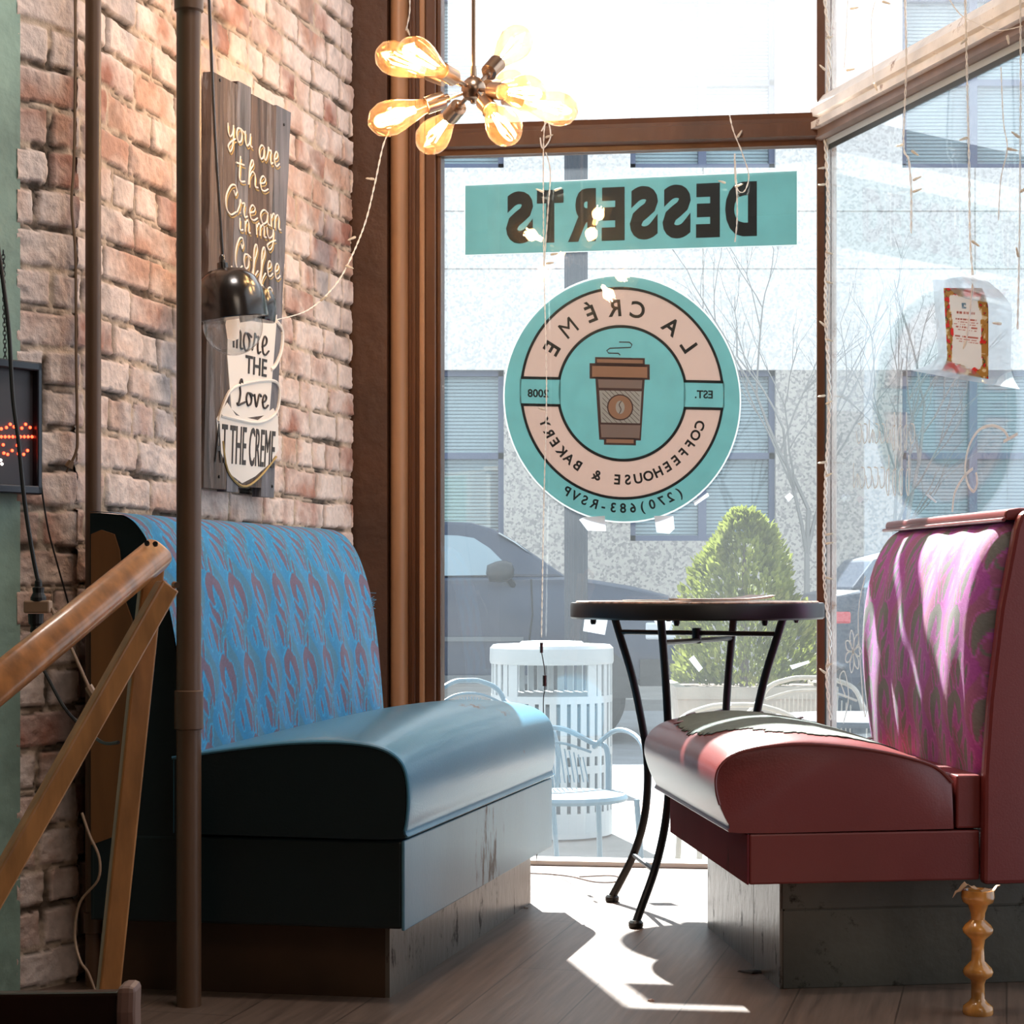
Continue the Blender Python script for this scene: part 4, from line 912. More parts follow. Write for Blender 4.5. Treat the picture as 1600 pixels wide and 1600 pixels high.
strand('tangled string light loops hanging over the banner right end', [(1140, 180), (1146, 205), (1160, 240), (1170, 275), (1162, 300), (1150, 290), (1148, 240), (1152, 330), (1148, 382)], fp, [(1134, 286, 2.9), (1148, 292, .3), (1152, 215, 1)])
bl_ = [(1290, y, random.choice([.2, 2.9, -.3, .5, 3.3, 2.5])) for y in (60, 110, 150, 262, 288, 394, 440, 510, 530, 618, 632, 722, 745, 836, 850, 902, 1042, 1052)]
strand('thick bundle of string lights running down the corner post', [(1288, -10), (1296, 90), (1290, 200), (1294, 330), (1290, 480), (1296, 620), (1290, 760), (1288, 900), (1297, 1000), (1292, 1060), (1299, 1130)], fp, bl_, r=.0040)
strand('second thin wire beside the bundle on the corner post', [(1302, -10), (1298, 80), (1302, 160), (1292, 260), (1296, 420), (1292, 560)], fp, [], r=.0012)
sd = .06
strand('string light beside the upper part of the post, inside the side window', [(1325, -10), (1322, 60), (1319, 110)], rp, [(1328, 14, .1), (1322, 110, .1)], d=sd, r=.001)
strand('string light ending above the white sloped rail', [(1372, -10), (1362, 30), (1364, 110), (1366, 125)], rp, [(1378, 2, -.4), (1366, 130, -1.3)], d=sd, r=.001)
strand('string light crossing the sloped rail with a bunch of knotted bulbs below', [(1414, -10), (1416, 100), (1412, 225), (1420, 250), (1424, 300), (1424, 370)], rp, [(1412, 226, 3.4), (1426, 282, .4), (1426, 300, .3), (1424, 235, -.7)], d=sd, r=.0022)
strand('long beaded string light in front of the taped flyer', [(1508, -10), (1511, 120), (1514, 240), (1516, 370), (1520, 440), (1514, 500), (1510, 532)], rp, [(1512, 215, 3.5), (1518, 376, -.7), (1511, 60, 3.9), (1510, 532, 4.3)], d=sd, r=.0022)
strand('string light at the right end of the side window', [(1594, -10), (1595, 120), (1594, 260), (1593, 380), (1590, 520)], rp, [(1593, 215, 2.6), (1594, 300, .5), (1592, 402, 1.9)], d=sd, r=.0018)
strand('string light swag drooping across the top of the side window', [(1478, -10), (1500, 22), (1530, 38), (1560, 48), (1600, 40)], rp, [(1574, 55, -1.5)], d=sd, r=.0016)
strand('string light dropping to a hooked bulb right of the flyer', [(1564, 105), (1568, 190), (1574, 232), (1564, 280), (1560, 350)], rp, [(1574, 232, -.3), (1565, 506, 3.1)], d=sd, r=.0012)

# ---------------------------------------------------------------- left side bits
# LED sign
ledt = thing('led_sign', gp(30, 670, .04), 'black-framed sign with red light dots hanging on the green wall', 'sign')
gs_r, gz1 = gh(64, 567, .045); gz0 = gh(56, 773, .045)[1]
L0, L1 = gs_r, gs_r+.42
m_lf = mat('satin_black_frame', (.02, .022, .03), .25, metal=.2); m_lp = mat('dark_grey_panel', (.045, .042, .05), .5)
fr = MB(); fw = .012
for (a_, b_, c_, d_) in [(L0, L1, gz1-fw*1.4, gz1), (L0, L1, gz0, gz0+fw*1.4), (L0, L0+fw, gz0, gz1), (L1-fw, L1, gz0, gz1)]: fr.box(a_, b_, .02, .05, c_, d_, GW)
obj('frame', fr, m_lf, ledt, bevel=.003); obj('panel', MB().box(L0+.003, L1-.003, .022, .036, gz0+.003, gz1-.003, GW), m_lp, ledt)
m_red = mat('red_led', (1, .2, .1), .3, emit=(1, .045, .015), es=9); m_wled = mat('white_led', (1, 1, 1), .3, emit=(1, .85, .7), es=4)
dots = [(2, 670), (10, 668), (16, 663), (22, 667), (34, 669), (40, 663), (47, 668), (5, 695), (6, 708), (12, 710), (19, 704), (29, 709), (37, 710), (43, 704), (27, 696)]+[(2+6*k, 682.5) for k in range(9)]+[(-6, 668), (-12, 676), (-14, 690), (-8, 704)]
dme = None
for i, (x, y) in enumerate(dots+[(1, 719), (3, 725), (-4, 725)]):
    p = gp(x, y, .037); m_ = m_red if i < len(dots) else m_wled
    obj('light_dot', MB().lathe([(0, -.0028), (.0022, -.0018), (.003, 0), (.0022, .0018), (0, .0028)], p, tuple(GN), 8), m_, ledt, smooth=True)
cn = MB()
for k in range(26):
    y = 395+k*6.6; p = gp(5+k*.12, y, .045); cn.tube([p+Vector((.003*math.cos(a_)*(k % 2), .003*math.cos(a_)*((k+1) % 2), .006*math.sin(a_))) for a_ in np.linspace(0, 6.28, 8)], .0008, 4)
obj('chain', cn, m_iron, ledt)
m_cord = mat('black_cord', (.012, .010, .010), .45); m_brc = mat('brown_flat_cord', (.20, .11, .055), .5); m_beige = mat('beige_adapter', (.42, .27, .18), .5)
c1 = thing('power_cord', U(0, 400, 3.25), 'black power cord hanging in front of the red light sign into a beige tap', 'cord')
obj('cord', MB().tube([U(-4, 380, 3.25), U(6, 450, 3.25), U(14, 520, 3.25), U(20, 620, 3.25), U(29, 690, 3.25), U(38, 780, 3.25), U(50, 860, 3.25), U(59, 906, 3.25)], .0036, 8, smooth=5), m_cord, c1, smooth=True)
D_ = 3.25; k_ = lambda y: U(60, y, D_)
obj('plug', MB().lathe([(.004, 0), (.006, -.004), (.006, -.012), (.010, -.014), (.009, -.022), (.013, -.030), (.013, -.036)], k_(905), n=14), m_cord, c1)
obj('wall_tap', MB().box(-.022, .021, -.012, .012, -.021, 0, lambda x, y, z: k_(938)+Vector((x, y, z))), m_beige, c1, bevel=.003, label='beige cube tap')
obj('plug', MB().lathe([(.013, 0), (.012, -.016), (.008, -.02), (.010, -.028), (.006, -.036), (.004, -.05)], U(56, 959, D_), n=14), m_cord, c1)
obj('lower_cord', MB().tube([U(55, 985, D_), U(53, 1020, D_), U(70, 1050, D_), U(100, 1105, D_), U(128, 1135, D_), U(160, 1160, 3.1), U(185, 1160, 3.0)], .0028, 6, smooth=5), m_cord, c1)
obj('white_lead', MB().tube([U(80, 950, D_), U(92, 975, D_), U(110, 1010, D_), U(138, 1072, D_)], .0028, 6, smooth=5).tube([U(138, 1072, D_), U(150, 1092, D_)], .007, 8), m_beige, c1)
c2 = thing('power_cord', gp(65, 740, .03), 'thin black cord trailing down the brick from behind the light sign', 'cord')
obj('cord', MB().tube([gp(60, 720, .03), gp(66, 770, .03), gp(76, 830, .03), gp(92, 890, .03), gp(107, 945, .03), gp(118, 1000, .03)], .0018, 6, smooth=5), m_cord, c2)
c3_ = thing('power_cord', U(116, 0, 3.76), 'flat brown cord hanging beside the thin pipe with a loose plug at its end', 'cord')
obj('cord', MB().tube([U(116, -60, 3.76), U(118, 60, 3.76), U(116, 240, 3.76), U(112, 320, 3.76), U(118, 400, 3.76), U(119, 560, 3.76), U(121, 680, 3.76), U(119, 705, 3.76), U(112, 722, 3.76)], .0028, 6, smooth=5).tube([U(116, -60, 3.76), Vector((U(116, 0, 3.76).x, 3.76, 3.3))], .0028, 6), m_brc, c3_)
obj('plug', MB().tube([U(112, 720, 3.76), U(107, 730, 3.76)], [.006, .009], 8).tube([U(107, 730, 3.76), U(104, 738, 3.76)], .002, 6), m_brc, c3_)
# cable trailing down behind booth
c4 = thing('power_cord', U(150, 1200, 3.5), 'pale cable looping down the thin pipe towards the floor', 'cord')
obj('cord', MB().tube([U(128, 1270, 3.6), U(140, 1305, 3.6), U(155, 1340, 3.6), U(153, 1375, 3.6), U(125, 1410, 3.62), U(117, 1460, 3.62), U(125, 1500, 3.6), U(138, 1520, 3.6), U(150, 1552, 3.6)], .0026, 6, smooth=5), m_beige, c4)

# folding wooden frame
m_oak = mat('varnished_honey_wood', (.60, .24, .075), .30, var=.35, scale=9, stretch=(5, 5, 1.2), coat=.35); m_oak2 = mat('honey_wood_edge', (.56, .26, .09), .35, var=.25, scale=12, stretch=(4, 4, 1), coat=.2)
ff = thing('folding_frame', U(120, 1200, 2.6), 'honey-coloured folding wooden frame with a rounded rail and slanting legs at far left', 'frame')
def beam(p, q, w, t, up=(0, 0, 1), n=1, rnd=0, roll=0):
    p, q = Vector(p), Vector(q); d = (q-p).normalized(); side = d.cross(Vector((0, -1, 0))).normalized(); dep = d.cross(side).normalized()
    side, dep = side*math.cos(roll)+dep*math.sin(roll), dep*math.cos(roll)-side*math.sin(roll)
    if rnd: ring = [(w/2*math.copysign(abs(math.cos(a))**.6, math.cos(a)), t/2*math.copysign(abs(math.sin(a))**.6, math.sin(a))) for a in np.linspace(0, 2*math.pi, 25)[:-1]]
    else: ring = [(-w/2, -t/2), (w/2, -t/2), (w/2, t/2), (-w/2, t/2)]
    ks = [0, .008, .02, .5, .98, .992, 1] if rnd else [0, 1]; sc_ = [.55, .85, 1, 1, 1, .85, .55] if rnd else [1, 1]
    return MB().loft([[p.lerp(q, k)+side*a*s+dep*b_*s for a, b_ in ring] for k, s in zip(ks, sc_)])
rl = obj('rail', beam(U(-70, 1123, 2.22), U(250, 862, 2.62), .043, .034, rnd=1), m_oak, ff, smooth=True, ang=60)
obj('screws', MB().lathe([(0, .003), (.0035, .003), (.0035, 0)], U(230, 850, 2.585), (0, -1, .6), 10).lathe([(0, .003), (.0035, .003), (.0035, 0)], U(243, 851, 2.585), (0, -1, .6), 10), m_iron, rl)
p1, q1 = U(262, 915, 2.62), U(-10, 1398, 2.45); dd = (q1-p1); q1 = p1+dd*((p1.z-.01)/(p1.z-q1.z))
obj('leg', beam(p1, q1, .028, .022, roll=-.6), m_oak2, ff, bevel=.003)
obj('pivot_bolt', MB().lathe([(0, .008), (.004, .008), (.005, 0)], U(273, 914, 2.59), (.6, -1, 0), 10), m_nick, ff)
p1, q1 = U(240, 868, 2.68), U(170, 1540, 2.68); dd = (q1-p1); q1 = p1+dd*((p1.z-.01)/(p1.z-q1.z))
obj('leg', beam(p1, q1, .030, .020, roll=-.45), m_oak2, ff, bevel=.003)

# low dark chair at the lower left corner
m_dkw = mat('dark_walnut', (.035, .011, .007), .35, var=.2, scale=10, coat=.2); m_cap = mat('chair_post_highlight', (.30, .17, .14), .5)  # pinkish side highlight is put into the end post's colour
dc = thing('small_chair', U(100, 1580, 1.7), 'low dark wooden chair with curved back rail cut off at the lower left corner', 'chair')
xr = U(200, 1540, 1.7).x; ztop = U(200, 1540, 1.7).z
rg = []
for i in range(13):
    k = i/12; x = xr-.006-.36*k; yc = 1.70+.05*math.sin(math.pi*k)*1; z1 = ztop-.004-.012*math.sin(math.pi*k)
    rg.append([(x, yc-.008, z1-.07), (x, yc+.008, z1-.07), (x, yc+.008, z1), (x, yc-.008, z1)])
obj('back_rail', MB().loft(rg), m_dkw, dc, bevel=.003)
for xx_ in (xr, xr-.37):
    obj('back_post', MB().loft([[(xx_-.008, 1.685+o_, z), (xx_+.008, 1.685+o_, z), (xx_+.008, 1.72+o_, z), (xx_-.008, 1.72+o_, z)] for z, o_ in [(0, .06), (.2, .02), (ztop-.02, 0), (ztop+.001, .004)]]), m_cap if xx_ == xr else m_dkw, dc, bevel=.005)
    obj('front_leg', ubox(xx_-.012, xx_+.012, 1.36, 1.384, 0, .21), m_dkw, dc, bevel=.003)
obj('seat', ubox(xr-.39, xr+.012, 1.35, 1.69, .21, .232), m_dkw, dc, bevel=.008)

# candlestick with dried leaf
m_amb = mat('lacquered_amber_wood', (.55, .24, .055), .16, var=.45, scale=14, coat=.6, stretch=(2, 2, .8))
cd = U(1528, 1578, 3.54); cd.z = 0
kk = .224/188
prof = [(0, 0), (22, 0), (23, 3), (22, 12), (14, 18), (10, 24), (10, 46), (12, 52), (21, 58), (23, 64), (20, 70), (10, 80), (9, 100), (11, 112), (22, 122), (23, 128), (19, 134), (10, 142), (11, 152), (16, 164), (23, 168), (25, 176), (24, 186), (20, 186), (17, 176), (0, 174)]
cds = thing('candlestick', cd, 'turned amber wooden candlestick standing on the floor by the maroon booth', 'candlestick')
obj('stem', MB().lathe([(r*kk, z*kk) for r, z in prof], cd, n=32), m_amb, cds, smooth=True, ang=50)
lf = thing('dried_leaf', cd+Vector((0, 0, .224)), 'pale dried leaf resting on top of the amber candlestick', 'leaf')
P = []
for i in range(15):
    t_ = i/14; x = -.045+.085*t_; hw = .018*math.sin(math.pi*min(1, t_*1.02))**.7; zz = .225+.012*math.sin(t_*7)*.5+(-.018*(1-t_*4) if t_ < .25 else 0)
    P.append([cd+Vector((x, s_*hw, zz+.003*abs(s_)*math.sin(i*2))) for s_ in (-1, -.5, 0, .5, 1)])
o = obj('blade', MB().grid(P), mat('dry_leaf', (.60, .42, .28), .6, trans=.35), lf, smooth=True, fix=False); o.modifiers.new('s', 'SOLIDIFY').thickness = .0008

# floor cable, scraps
fc = thing('floor_cable', (.1, 5.1, 0), 'thin brown cable curled on the sunlit floor under the window', 'cable')
G = lambda px, py, z=.002: Vector(((px-800)/F0*(F0*(CZ-z)/(py-HY)), F0*(CZ-z)/(py-HY), z))
obj('cord', MB().tube([G(815, 1364), G(860, 1366), G(895, 1370), G(930, 1378), G(960, 1378), G(968, 1371), G(950, 1368), G(905, 1370)], .0016, 6, smooth=5), mat('brown_cable', (.16, .09, .06), .5), fc)
for (px, py, lb) in [(1180, 1518, 'dark torn floor scrap at the foot of the maroon booth'), (822, 1418, 'tiny white crumb on the floor by the blue booth'), (1018, 1563, 'tiny brown crumb on the floor in the sun strip')]:
    p = G(px, py); sz = .02 if px == 1180 else .004; mb = MB(); nn_ = 9
    mb.loft([[p+Vector((sz*r_*(1.4+.5*math.sin(k*5))*math.cos(2*math.pi*k/nn_), sz*r_*(.8+.4*math.cos(k*3))*math.sin(2*math.pi*k/nn_), h_-.002)) for k in range(nn_)] for r_, h_ in ((1, .0002), (.9, .003), (.3, .005))])
    tag(obj('floor_scrap', mb, m_iron if px == 1180 else (m_paper if px < 900 else m_cup2)), lb, 'scrap')

# ================================================================ outside
GZ = -.5
m_conc = mat('pale_concrete', (.22, .21, .195), .7, var=.15, scale=3, bump=.2, bscale=20); m_asph = mat('asphalt', (.17, .18, .19), .8, var=.15, scale=4); m_pav = mat('brick_paving', (.42, .24, .18), .8, var=.3, scale=14)
struct('ground_sidewalk', ubox(-14, 18, 5.6, 10.9, GZ-.2, GZ), m_conc); struct('ground_brick_strip', ubox(-14, 18, 10.9, 11.5, GZ-.2, GZ+.002), m_pav)
struct('ground_street', ubox(-25, 35, 11.5, 21.5, GZ-.3, GZ-.12), m_asph); struct('ground_far_sidewalk', ubox(-25, 35, 21.5, 26, GZ-.3, GZ), m_conc)
struct('ground_near', MB().box(-1.2, 1.6, -1.1, -.07, GZ-.2, GZ, FW), m_conc)
# facade
def spk(name, col, dark, sc_, am=.5):
    m, t, b = nt(name); N = t.nodes; L = t.links; tc = N.new('ShaderNodeTexCoord'); n = N.new('ShaderNodeTexVoronoi'); n.inputs['Scale'].default_value = sc_; L.new(tc.outputs['Object'], n.inputs[0])
    r = N.new('ShaderNodeValToRGB'); r.color_ramp.elements[0].color = (*dark, 1); r.color_ramp.elements[1].color = (*col, 1); r.color_ramp.elements[0].position = .15; r.color_ramp.elements[1].position = .6
    sp_ = N.new('ShaderNodeSeparateColor'); L.new(n.outputs['Color'], sp_.inputs[0]); L.new(sp_.outputs[0], r.inputs[0]); L.new(r.outputs[0], b.inputs['Base Color']); b.inputs['Roughness'].default_value = .6; return m
m_gran = spk('speckled_granite', (.86, .82, .78), (.66, .63, .60), 34); m_gran2 = spk('darker_granite', (.56, .50, .44), (.32, .29, .27), 34)
m_wf = mat('slate_window_frame', (.11, .13, .20), .5); m_bl = mat('window_blind', (.50, .54, .52), .6); m_wg = mat('facade_glass', (.10, .14, .17), .08, spec=.6)
FD = 25.0; fx = lambda px: (px-800)/F0*FD; fz = lambda py: CZ+(HY-py)/F0*FD
bld = thing('building', (0, FD, GZ), 'granite-clad building with blinds in its windows across the street', 'building')
zs_lo, zs_hi, zbelt = fz(845), fz(578), fz(575); z2lo, z2hi = fz(262), fz(-10); z3 = 9.5
wins = [(fx(985-425*k), fx(1212-425*k)) for k in range(5, -6, -1)]
lo = MB(); up_ = MB(); X0, X1 = wins[0][0]-1, wins[-1][1]+1
lo.box(X0, X1, FD, FD+.6, GZ, zs_lo); up_.box(X0, X1, FD, FD+.6, zs_hi, z2lo); up_.box(X0, X1, FD, FD+.6, z2hi, z3)
xs_ = [X0]+[v for w_ in wins for v in w_]+[X1]
for i in range(0, len(xs_), 2): lo.box(xs_[i], xs_[i+1], FD, FD+.6, zs_lo, zs_hi); up_.box(xs_[i], xs_[i+1], FD, FD+.6, z2lo, z2hi)
obj('granite_base', lo, m_gran2, bld, label='darker granite lower storey'); obj('granite_cladding', up_, m_gran, bld)
jn = MB()
for z in (fz(700)-9, fz(420), fz(620)-3): pass
for z in (fz(420), fz(330)): jn.box(X0, X1, FD-.004, FD, z-.008, z+.008)
for w_ in wins: jn.box((w_[0]+w_[1])/2-.008, (w_[0]+w_[1])/2+.008, FD-.004, FD, zs_hi, z2lo)
obj('panel_joints', jn, m_gran2, bld)
for wi, (a_, b_) in enumerate(wins):
    for (z0, z1) in ((zs_lo, zs_hi), (z2lo, z2hi)):
        f_ = MB(); fwid = .07; zm = z0+(z1-z0)*.5; xm = (a_+b_)/2
        f_.box(a_, b_, FD+.10, FD+.2, z0, z0+fwid); f_.box(a_, b_, FD+.10, FD+.2, z1-fwid, z1); f_.box(a_, a_+fwid, FD+.10, FD+.2, z0, z1); f_.box(b_-fwid, b_, FD+.10, FD+.2, z0, z1); f_.box(xm-.05, xm+.05, FD+.09, FD+.2, z0, z1); f_.box(a_, b_, FD+.10, FD+.2, zm-.04, zm+.04)
        wf = obj('window_frame', f_, m_wf, bld); obj('pane', ubox(a_, b_, FD+.18, FD+.19, z0, z1), glassy('facade_pane', (.9, .95, .97), .05) if wi == 0 and z0 == zs_lo else bpy.data.materials['facade_pane'], wf)
        bm_ = MB(); nb = int((z1-z0)/.045)
        for k in range(nb): bm_.box(a_+.03, b_-.03, FD+.24, FD+.262, z0+k*.045, z0+k*.045+.032)
        obj('blind', bm_, m_bl, wf)
bk = MB().box(X0, X1, FD+.35, FD+.4, GZ, z3); obj('interior_wall', bk, m_wg, bld)

# utility pole
m_pole = mat('grey_fluted_metal', (.035, .042, .055), .5)
pr = []; 
for z in (GZ, 7): pr.append([Vector((U(900, 0, 14).x+(.078+.006*(k % 2))*math.cos(2*math.pi*k/32), 14+(.078+.006*(k % 2))*math.sin(2*math.pi*k/32), z)) for k in range(32)])
tag(obj('street_lamp_post', MB().loft(pr), m_pole), 'grey fluted metal post at the curb behind the round sticker', 'post')

# pickup truck and parked car ---------------------------------------------------
m_paint = mat('slate_blue_car_paint', (.008, .020, .050), .35, coat=.25, var=.05); m_tire = mat('tire_rubber', (.012, .012, .012), .8); m_rim = mat('alloy_rim', (.35, .36, .38), .3, metal=.9); m_cgl = mat('car_glass', (.18, .26, .30), .04, spec=.8, coat=.5)
m_trim = mat('black_car_trim', (.015, .016, .018), .4); m_lens = mat('clear_lamp_lens', (.6, .62, .65), .08, coat=.5); m_tail = mat('red_tail_lens', (.55, .02, .03), .15, coat=.6); m_chr = mat('chrome', (.7, .7, .7), .12, metal=1)
def vehicle(name, label, body, cab, glasses, wheels, Y0, wid, lamps, cat, mirror=None, extras=()):
    t_ = thing(name, ((body[0][0]+body[-1][0])/2, Y0+wid/2, GZ), label, cat)
    def lft(poly, ins, ys):
        rings = []
        cx = sum(p[0] for p in poly)/len(poly); zb = min(p[1] for p in poly)
        for y, s in ys: rings.append([Vector((cx+(x-cx)*(1-s), Y0+y, zb+(z-zb)*(1-s*1.0))) for x, z in poly])
        return MB().loft(rings)
    obj('body', lft(body, 0, [(.0, .035), (.03, .012), (.09, 0), (wid-.09, 0), (wid-.03, .012), (wid, .035)]), m_paint, t_, smooth=True, ang=50)
    zc = min(p[1] for p in cab); cxm = sum(p[0] for p in cab)/len(cab); rings = []
    for y, k in [(.05, 0), (wid-.05, 0)]: rings.append([Vector((x, Y0+(y+(.17*(z-zc)/.5 if y < wid/2 else -.17*(z-zc)/.5)), z)) for x, z in cab])
    obj('cabin', MB().loft(rings), m_paint, t_, bevel=.03)
    for gl_ in glasses:
        mb = MB(); q = [Vector((x, Y0+.05+.17*(z-zc)/.5-.006, z)) for x, z in gl_]; q2 = [p+Vector((0, .01, 0)) for p in q]
        n_ = len(q); mb.add(q+q2, [tuple(range(n_)), tuple(range(2*n_-1, n_-1, -1))]+[(i, (i+1) % n_, (i+1) % n_+n_, i+n_) for i in range(n_)]); obj('side_window', mb, m_cgl, t_)
    ws = [p for p in cab]
    fr_ = sorted([p for p in cab], key=lambda p: p[0])
    for (x, r) in wheels:
        for y in (-.01, wid-.22):
            wz = GZ-.12+r
            w_ = obj('wheel', MB().lathe([(r*.55, 0), (r*.9, .0), (r, .03), (r, .2), (r*.9, .23), (r*.55, .23)], (x, Y0+y, wz), (0, 1, 0), 36), m_tire, t_, smooth=True)
            obj('rim', MB().lathe([(0, .03), (r*.2, .015), (r*.5, .03), (r*.58, .0), (r*.58, .2), (0, .2)], (x, Y0+y, wz), (0, 1, 0), 24), m_rim, w_, smooth=True)
        obj('wheel_arch', MB().loft([[Vector((x+rr_*math.cos(a_), Y0+yy_, GZ-.12+r+rr_*math.sin(a_))) for a_ in np.linspace(0, math.pi, 20)]+[Vector((x-rr_, Y0+yy_, GZ+.28)), Vector((x+rr_, Y0+yy_, GZ+.28))] for yy_, rr_ in ((-.012, r*1.22), (.03, r*1.22))]), m_trim, t_)
    for (x0, x1, z0, z1, mm_) in lamps: obj('lamp', ubox(x0, x1, Y0-.012, Y0+.25, z0, z1), mm_, t_, bevel=.02)
    if mirror:
        mx_, mz_ = mirror; obj('wing_mirror', MB().lathe([(0, -.13), (.07, -.11), (.09, -.03), (.09, .04), (.06, .1), (0, .115)], (mx_, Y0-.12, mz_), (1, 0, .15), 16).tube([(mx_+.05, Y0-.08, mz_-.05), (mx_+.12, Y0+.05, mz_-.14)], .03, 8), m_trim, t_, smooth=True)
    for (nm, mb, mm_) in extras: obj(nm, mb, mm_, t_)
    return t_
TD = 17.0; tX = lambda px: (px-800)/F0*TD; tZ = lambda py: CZ+(HY-py)/F0*TD
body = [(tX(1050), tZ(1062)), (tX(1062), tZ(1040)), (tX(1064), tZ(985)), (tX(1058), tZ(945)), (tX(1045), tZ(930)), (tX(990), tZ(916)), (tX(930), tZ(906)), (tX(880), tZ(900)), (tX(560), tZ(902)), (tX(180), tZ(905)), (tX(175), tZ(1060))]
cab = [(tX(886), tZ(902)), (tX(850), tZ(876)), (tX(800), tZ(842)), (tX(768), tZ(824)), (tX(735), tZ(815)), (tX(620), tZ(811)), (tX(520), tZ(822)), (tX(500), tZ(902))]
gls = [[(tX(796), tZ(898)), (tX(785), tZ(876)), (tX(765), tZ(856)), (tX(740), tZ(840)), (tX(715), tZ(836)), (tX(640), tZ(834)), (tX(640), tZ(900))], [(tX(625), tZ(900)), (tX(625), tZ(834)), (tX(540), tZ(838)), (tX(525), tZ(900))]]
sw = MB(); q = [(tX(878), tZ(899)), (tX(846), tZ(876)), (tX(804), tZ(847)), (tX(778), tZ(832))]
m_rim2 = mat('grey_side_moulding', (.10, .11, .12), .5)
ext = [('windshield', MB().loft([[Vector((x+.012, TD+.12+.12*(z-q[0][1])/.5, z+.006)), Vector((x+.012, TD+1.68-.12*(z-q[0][1])/.5, z+.006)), Vector((x, TD+1.68, z-.004)), Vector((x, TD+.12, z-.004))] for x, z in q]), m_cgl),
       ('door_seams', MB().tube([(tX(830), TD-.004, tZ(905)), (tX(832), TD-.004, tZ(960)), (tX(822), TD-.004, tZ(1040))], .008, 4).tube([(tX(633), TD-.004, tZ(905)), (tX(633), TD-.004, tZ(1045))], .008, 4), m_trim),
       ('side_moulding', ubox(tX(500), tX(818), TD-.02, TD+.02, tZ(1002), tZ(995)), m_rim2), ('running_board', ubox(tX(480), tX(830), TD-.06, TD+.1, tZ(1068), tZ(1055)), m_rim2),
       ('bumper', ubox(tX(1000), tX(1070), TD-.02, TD+1.82, tZ(1072), tZ(1030)), m_trim)]
vehicle('pickup_truck', 'dark slate-blue pickup truck parked across the street', body, cab, gls, [(tX(905), .40), (tX(330), .40)], TD, 1.8, [(tX(1008), tX(1060), tZ(1000), tZ(972), m_lens)], 'truck', (tX(783), tZ(893)), ext)
# parked car seen past the post
KD = 15.5; kX = lambda px: (px-800)/F0*KD; kZ = lambda py: CZ+(HY-py)/F0*KD
body = [(kX(1296), kZ(1090)), (kX(1290), kZ(1040)), (kX(1292), kZ(960)), (kX(1302), kZ(930)), (kX(1340), kZ(920)), (kX(1700), kZ(925)), (kX(1990), kZ(950)), (kX(2010), kZ(1090))]
cab = [(kX(1330), kZ(922)), (kX(1370), kZ(872)), (kX(1450), kZ(852)), (kX(1620), kZ(856)), (kX(1740), kZ(926))]
gls = [[(kX(1350), kZ(918)), (kX(1385), kZ(878)), (kX(1500), kZ(864)), (kX(1500), kZ(918))], [(kX(1512), kZ(918)), (kX(1512), kZ(864)), (kX(1610), kZ(868)), (kX(1690), kZ(918))]]
vehicle('car', 'dark parked car with red tail lamps behind the corner post', body, cab, gls, [(kX(1400), .33), (kX(1880), .33)], KD, 1.7, [(kX(1290), kX(1330), kZ(975), kZ(955), m_tail)], 'car', None, [('bumper', ubox(kX(1288), kX(1320), KD-.02, KD+1.7, kZ(1075), kZ(1040)), m_trim)])

# litter bin
m_wht = mat('white_powder_coat', (.36, .385, .40), .4); m_lin = mat('dark_liner', (.10, .14, .18), .5)
BD = 10.0; bc = U(862, 0, BD); bx, by = bc.x, BD; bz = lambda py: CZ+(HY-py)/F0*BD; R = .305
bn = thing('litter_bin', (bx, by, GZ), 'white slatted round litter bin with flat lid on the sidewalk', 'bin')
sl_ = MB(); ns = 36
for k in range(ns):
    a_ = 2*math.pi*k/ns; front = math.cos(a_+math.pi/2) > .80-.0 
    zt_ = bz(1090) if front and True else bz(1036)
    da = .62*math.pi/ns
    ring = lambda z: [Vector((bx+rr_*math.cos(a_+s_*da), by+rr_*math.sin(a_+s_*da), z)) for rr_, s_ in ((R, -1), (R, 1), (R-.008, 1), (R-.008, -1))]
    sl_.loft([ring(bz(1290)), ring(zt_)])
for z0, z1 in ((bz(1300), bz(1262)), (bz(1202), bz(1190)), (bz(1176), bz(1164)), (bz(1095), bz(1084))):
    sl_.lathe([(R-.009, z0), (R+.001, z0), (R+.001, z1), (R-.009, z1)], (bx, by, 0), n=48)
for s_ in (-1, 1):
    for a0 in (.0,):
        aa = -math.pi/2+s_*.70; sl_.loft([[Vector((bx+rr_*math.cos(aa+q_*.09), by+rr_*math.sin(aa+q_*.09), z)) for rr_, q_ in ((R+.001, -1), (R+.001, 1), (R-.009, 1), (R-.009, -1))] for z in (bz(1095), bz(1034))])
obj('slatted_body', sl_, m_wht, bn); obj('liner', MB().lathe([(0, bz(1292)), (R-.03, bz(1292)), (R-.03, bz(1100)), (R-.04, bz(1100)), (R-.04, bz(1280)), (0, bz(1280))], (bx, by, 0), n=32), m_lin, bn)
obj('lid', MB().lathe([(0, bz(1036)), (R+.004, bz(1036)), (R+.008, bz(1032)), (R+.006, bz(1012)), (R-.01, bz(1007)), (R*.55, bz(1006)), (R*.5, bz(1002)), (0, bz(1001))], (bx, by, 0), n=56), m_wht, bn, smooth=True)
obj('foot', MB().lathe([(0, GZ), (R*.8, GZ), (R*.8, bz(1298)), (0, bz(1298))], (bx, by, 0), n=32), m_lin, bn)

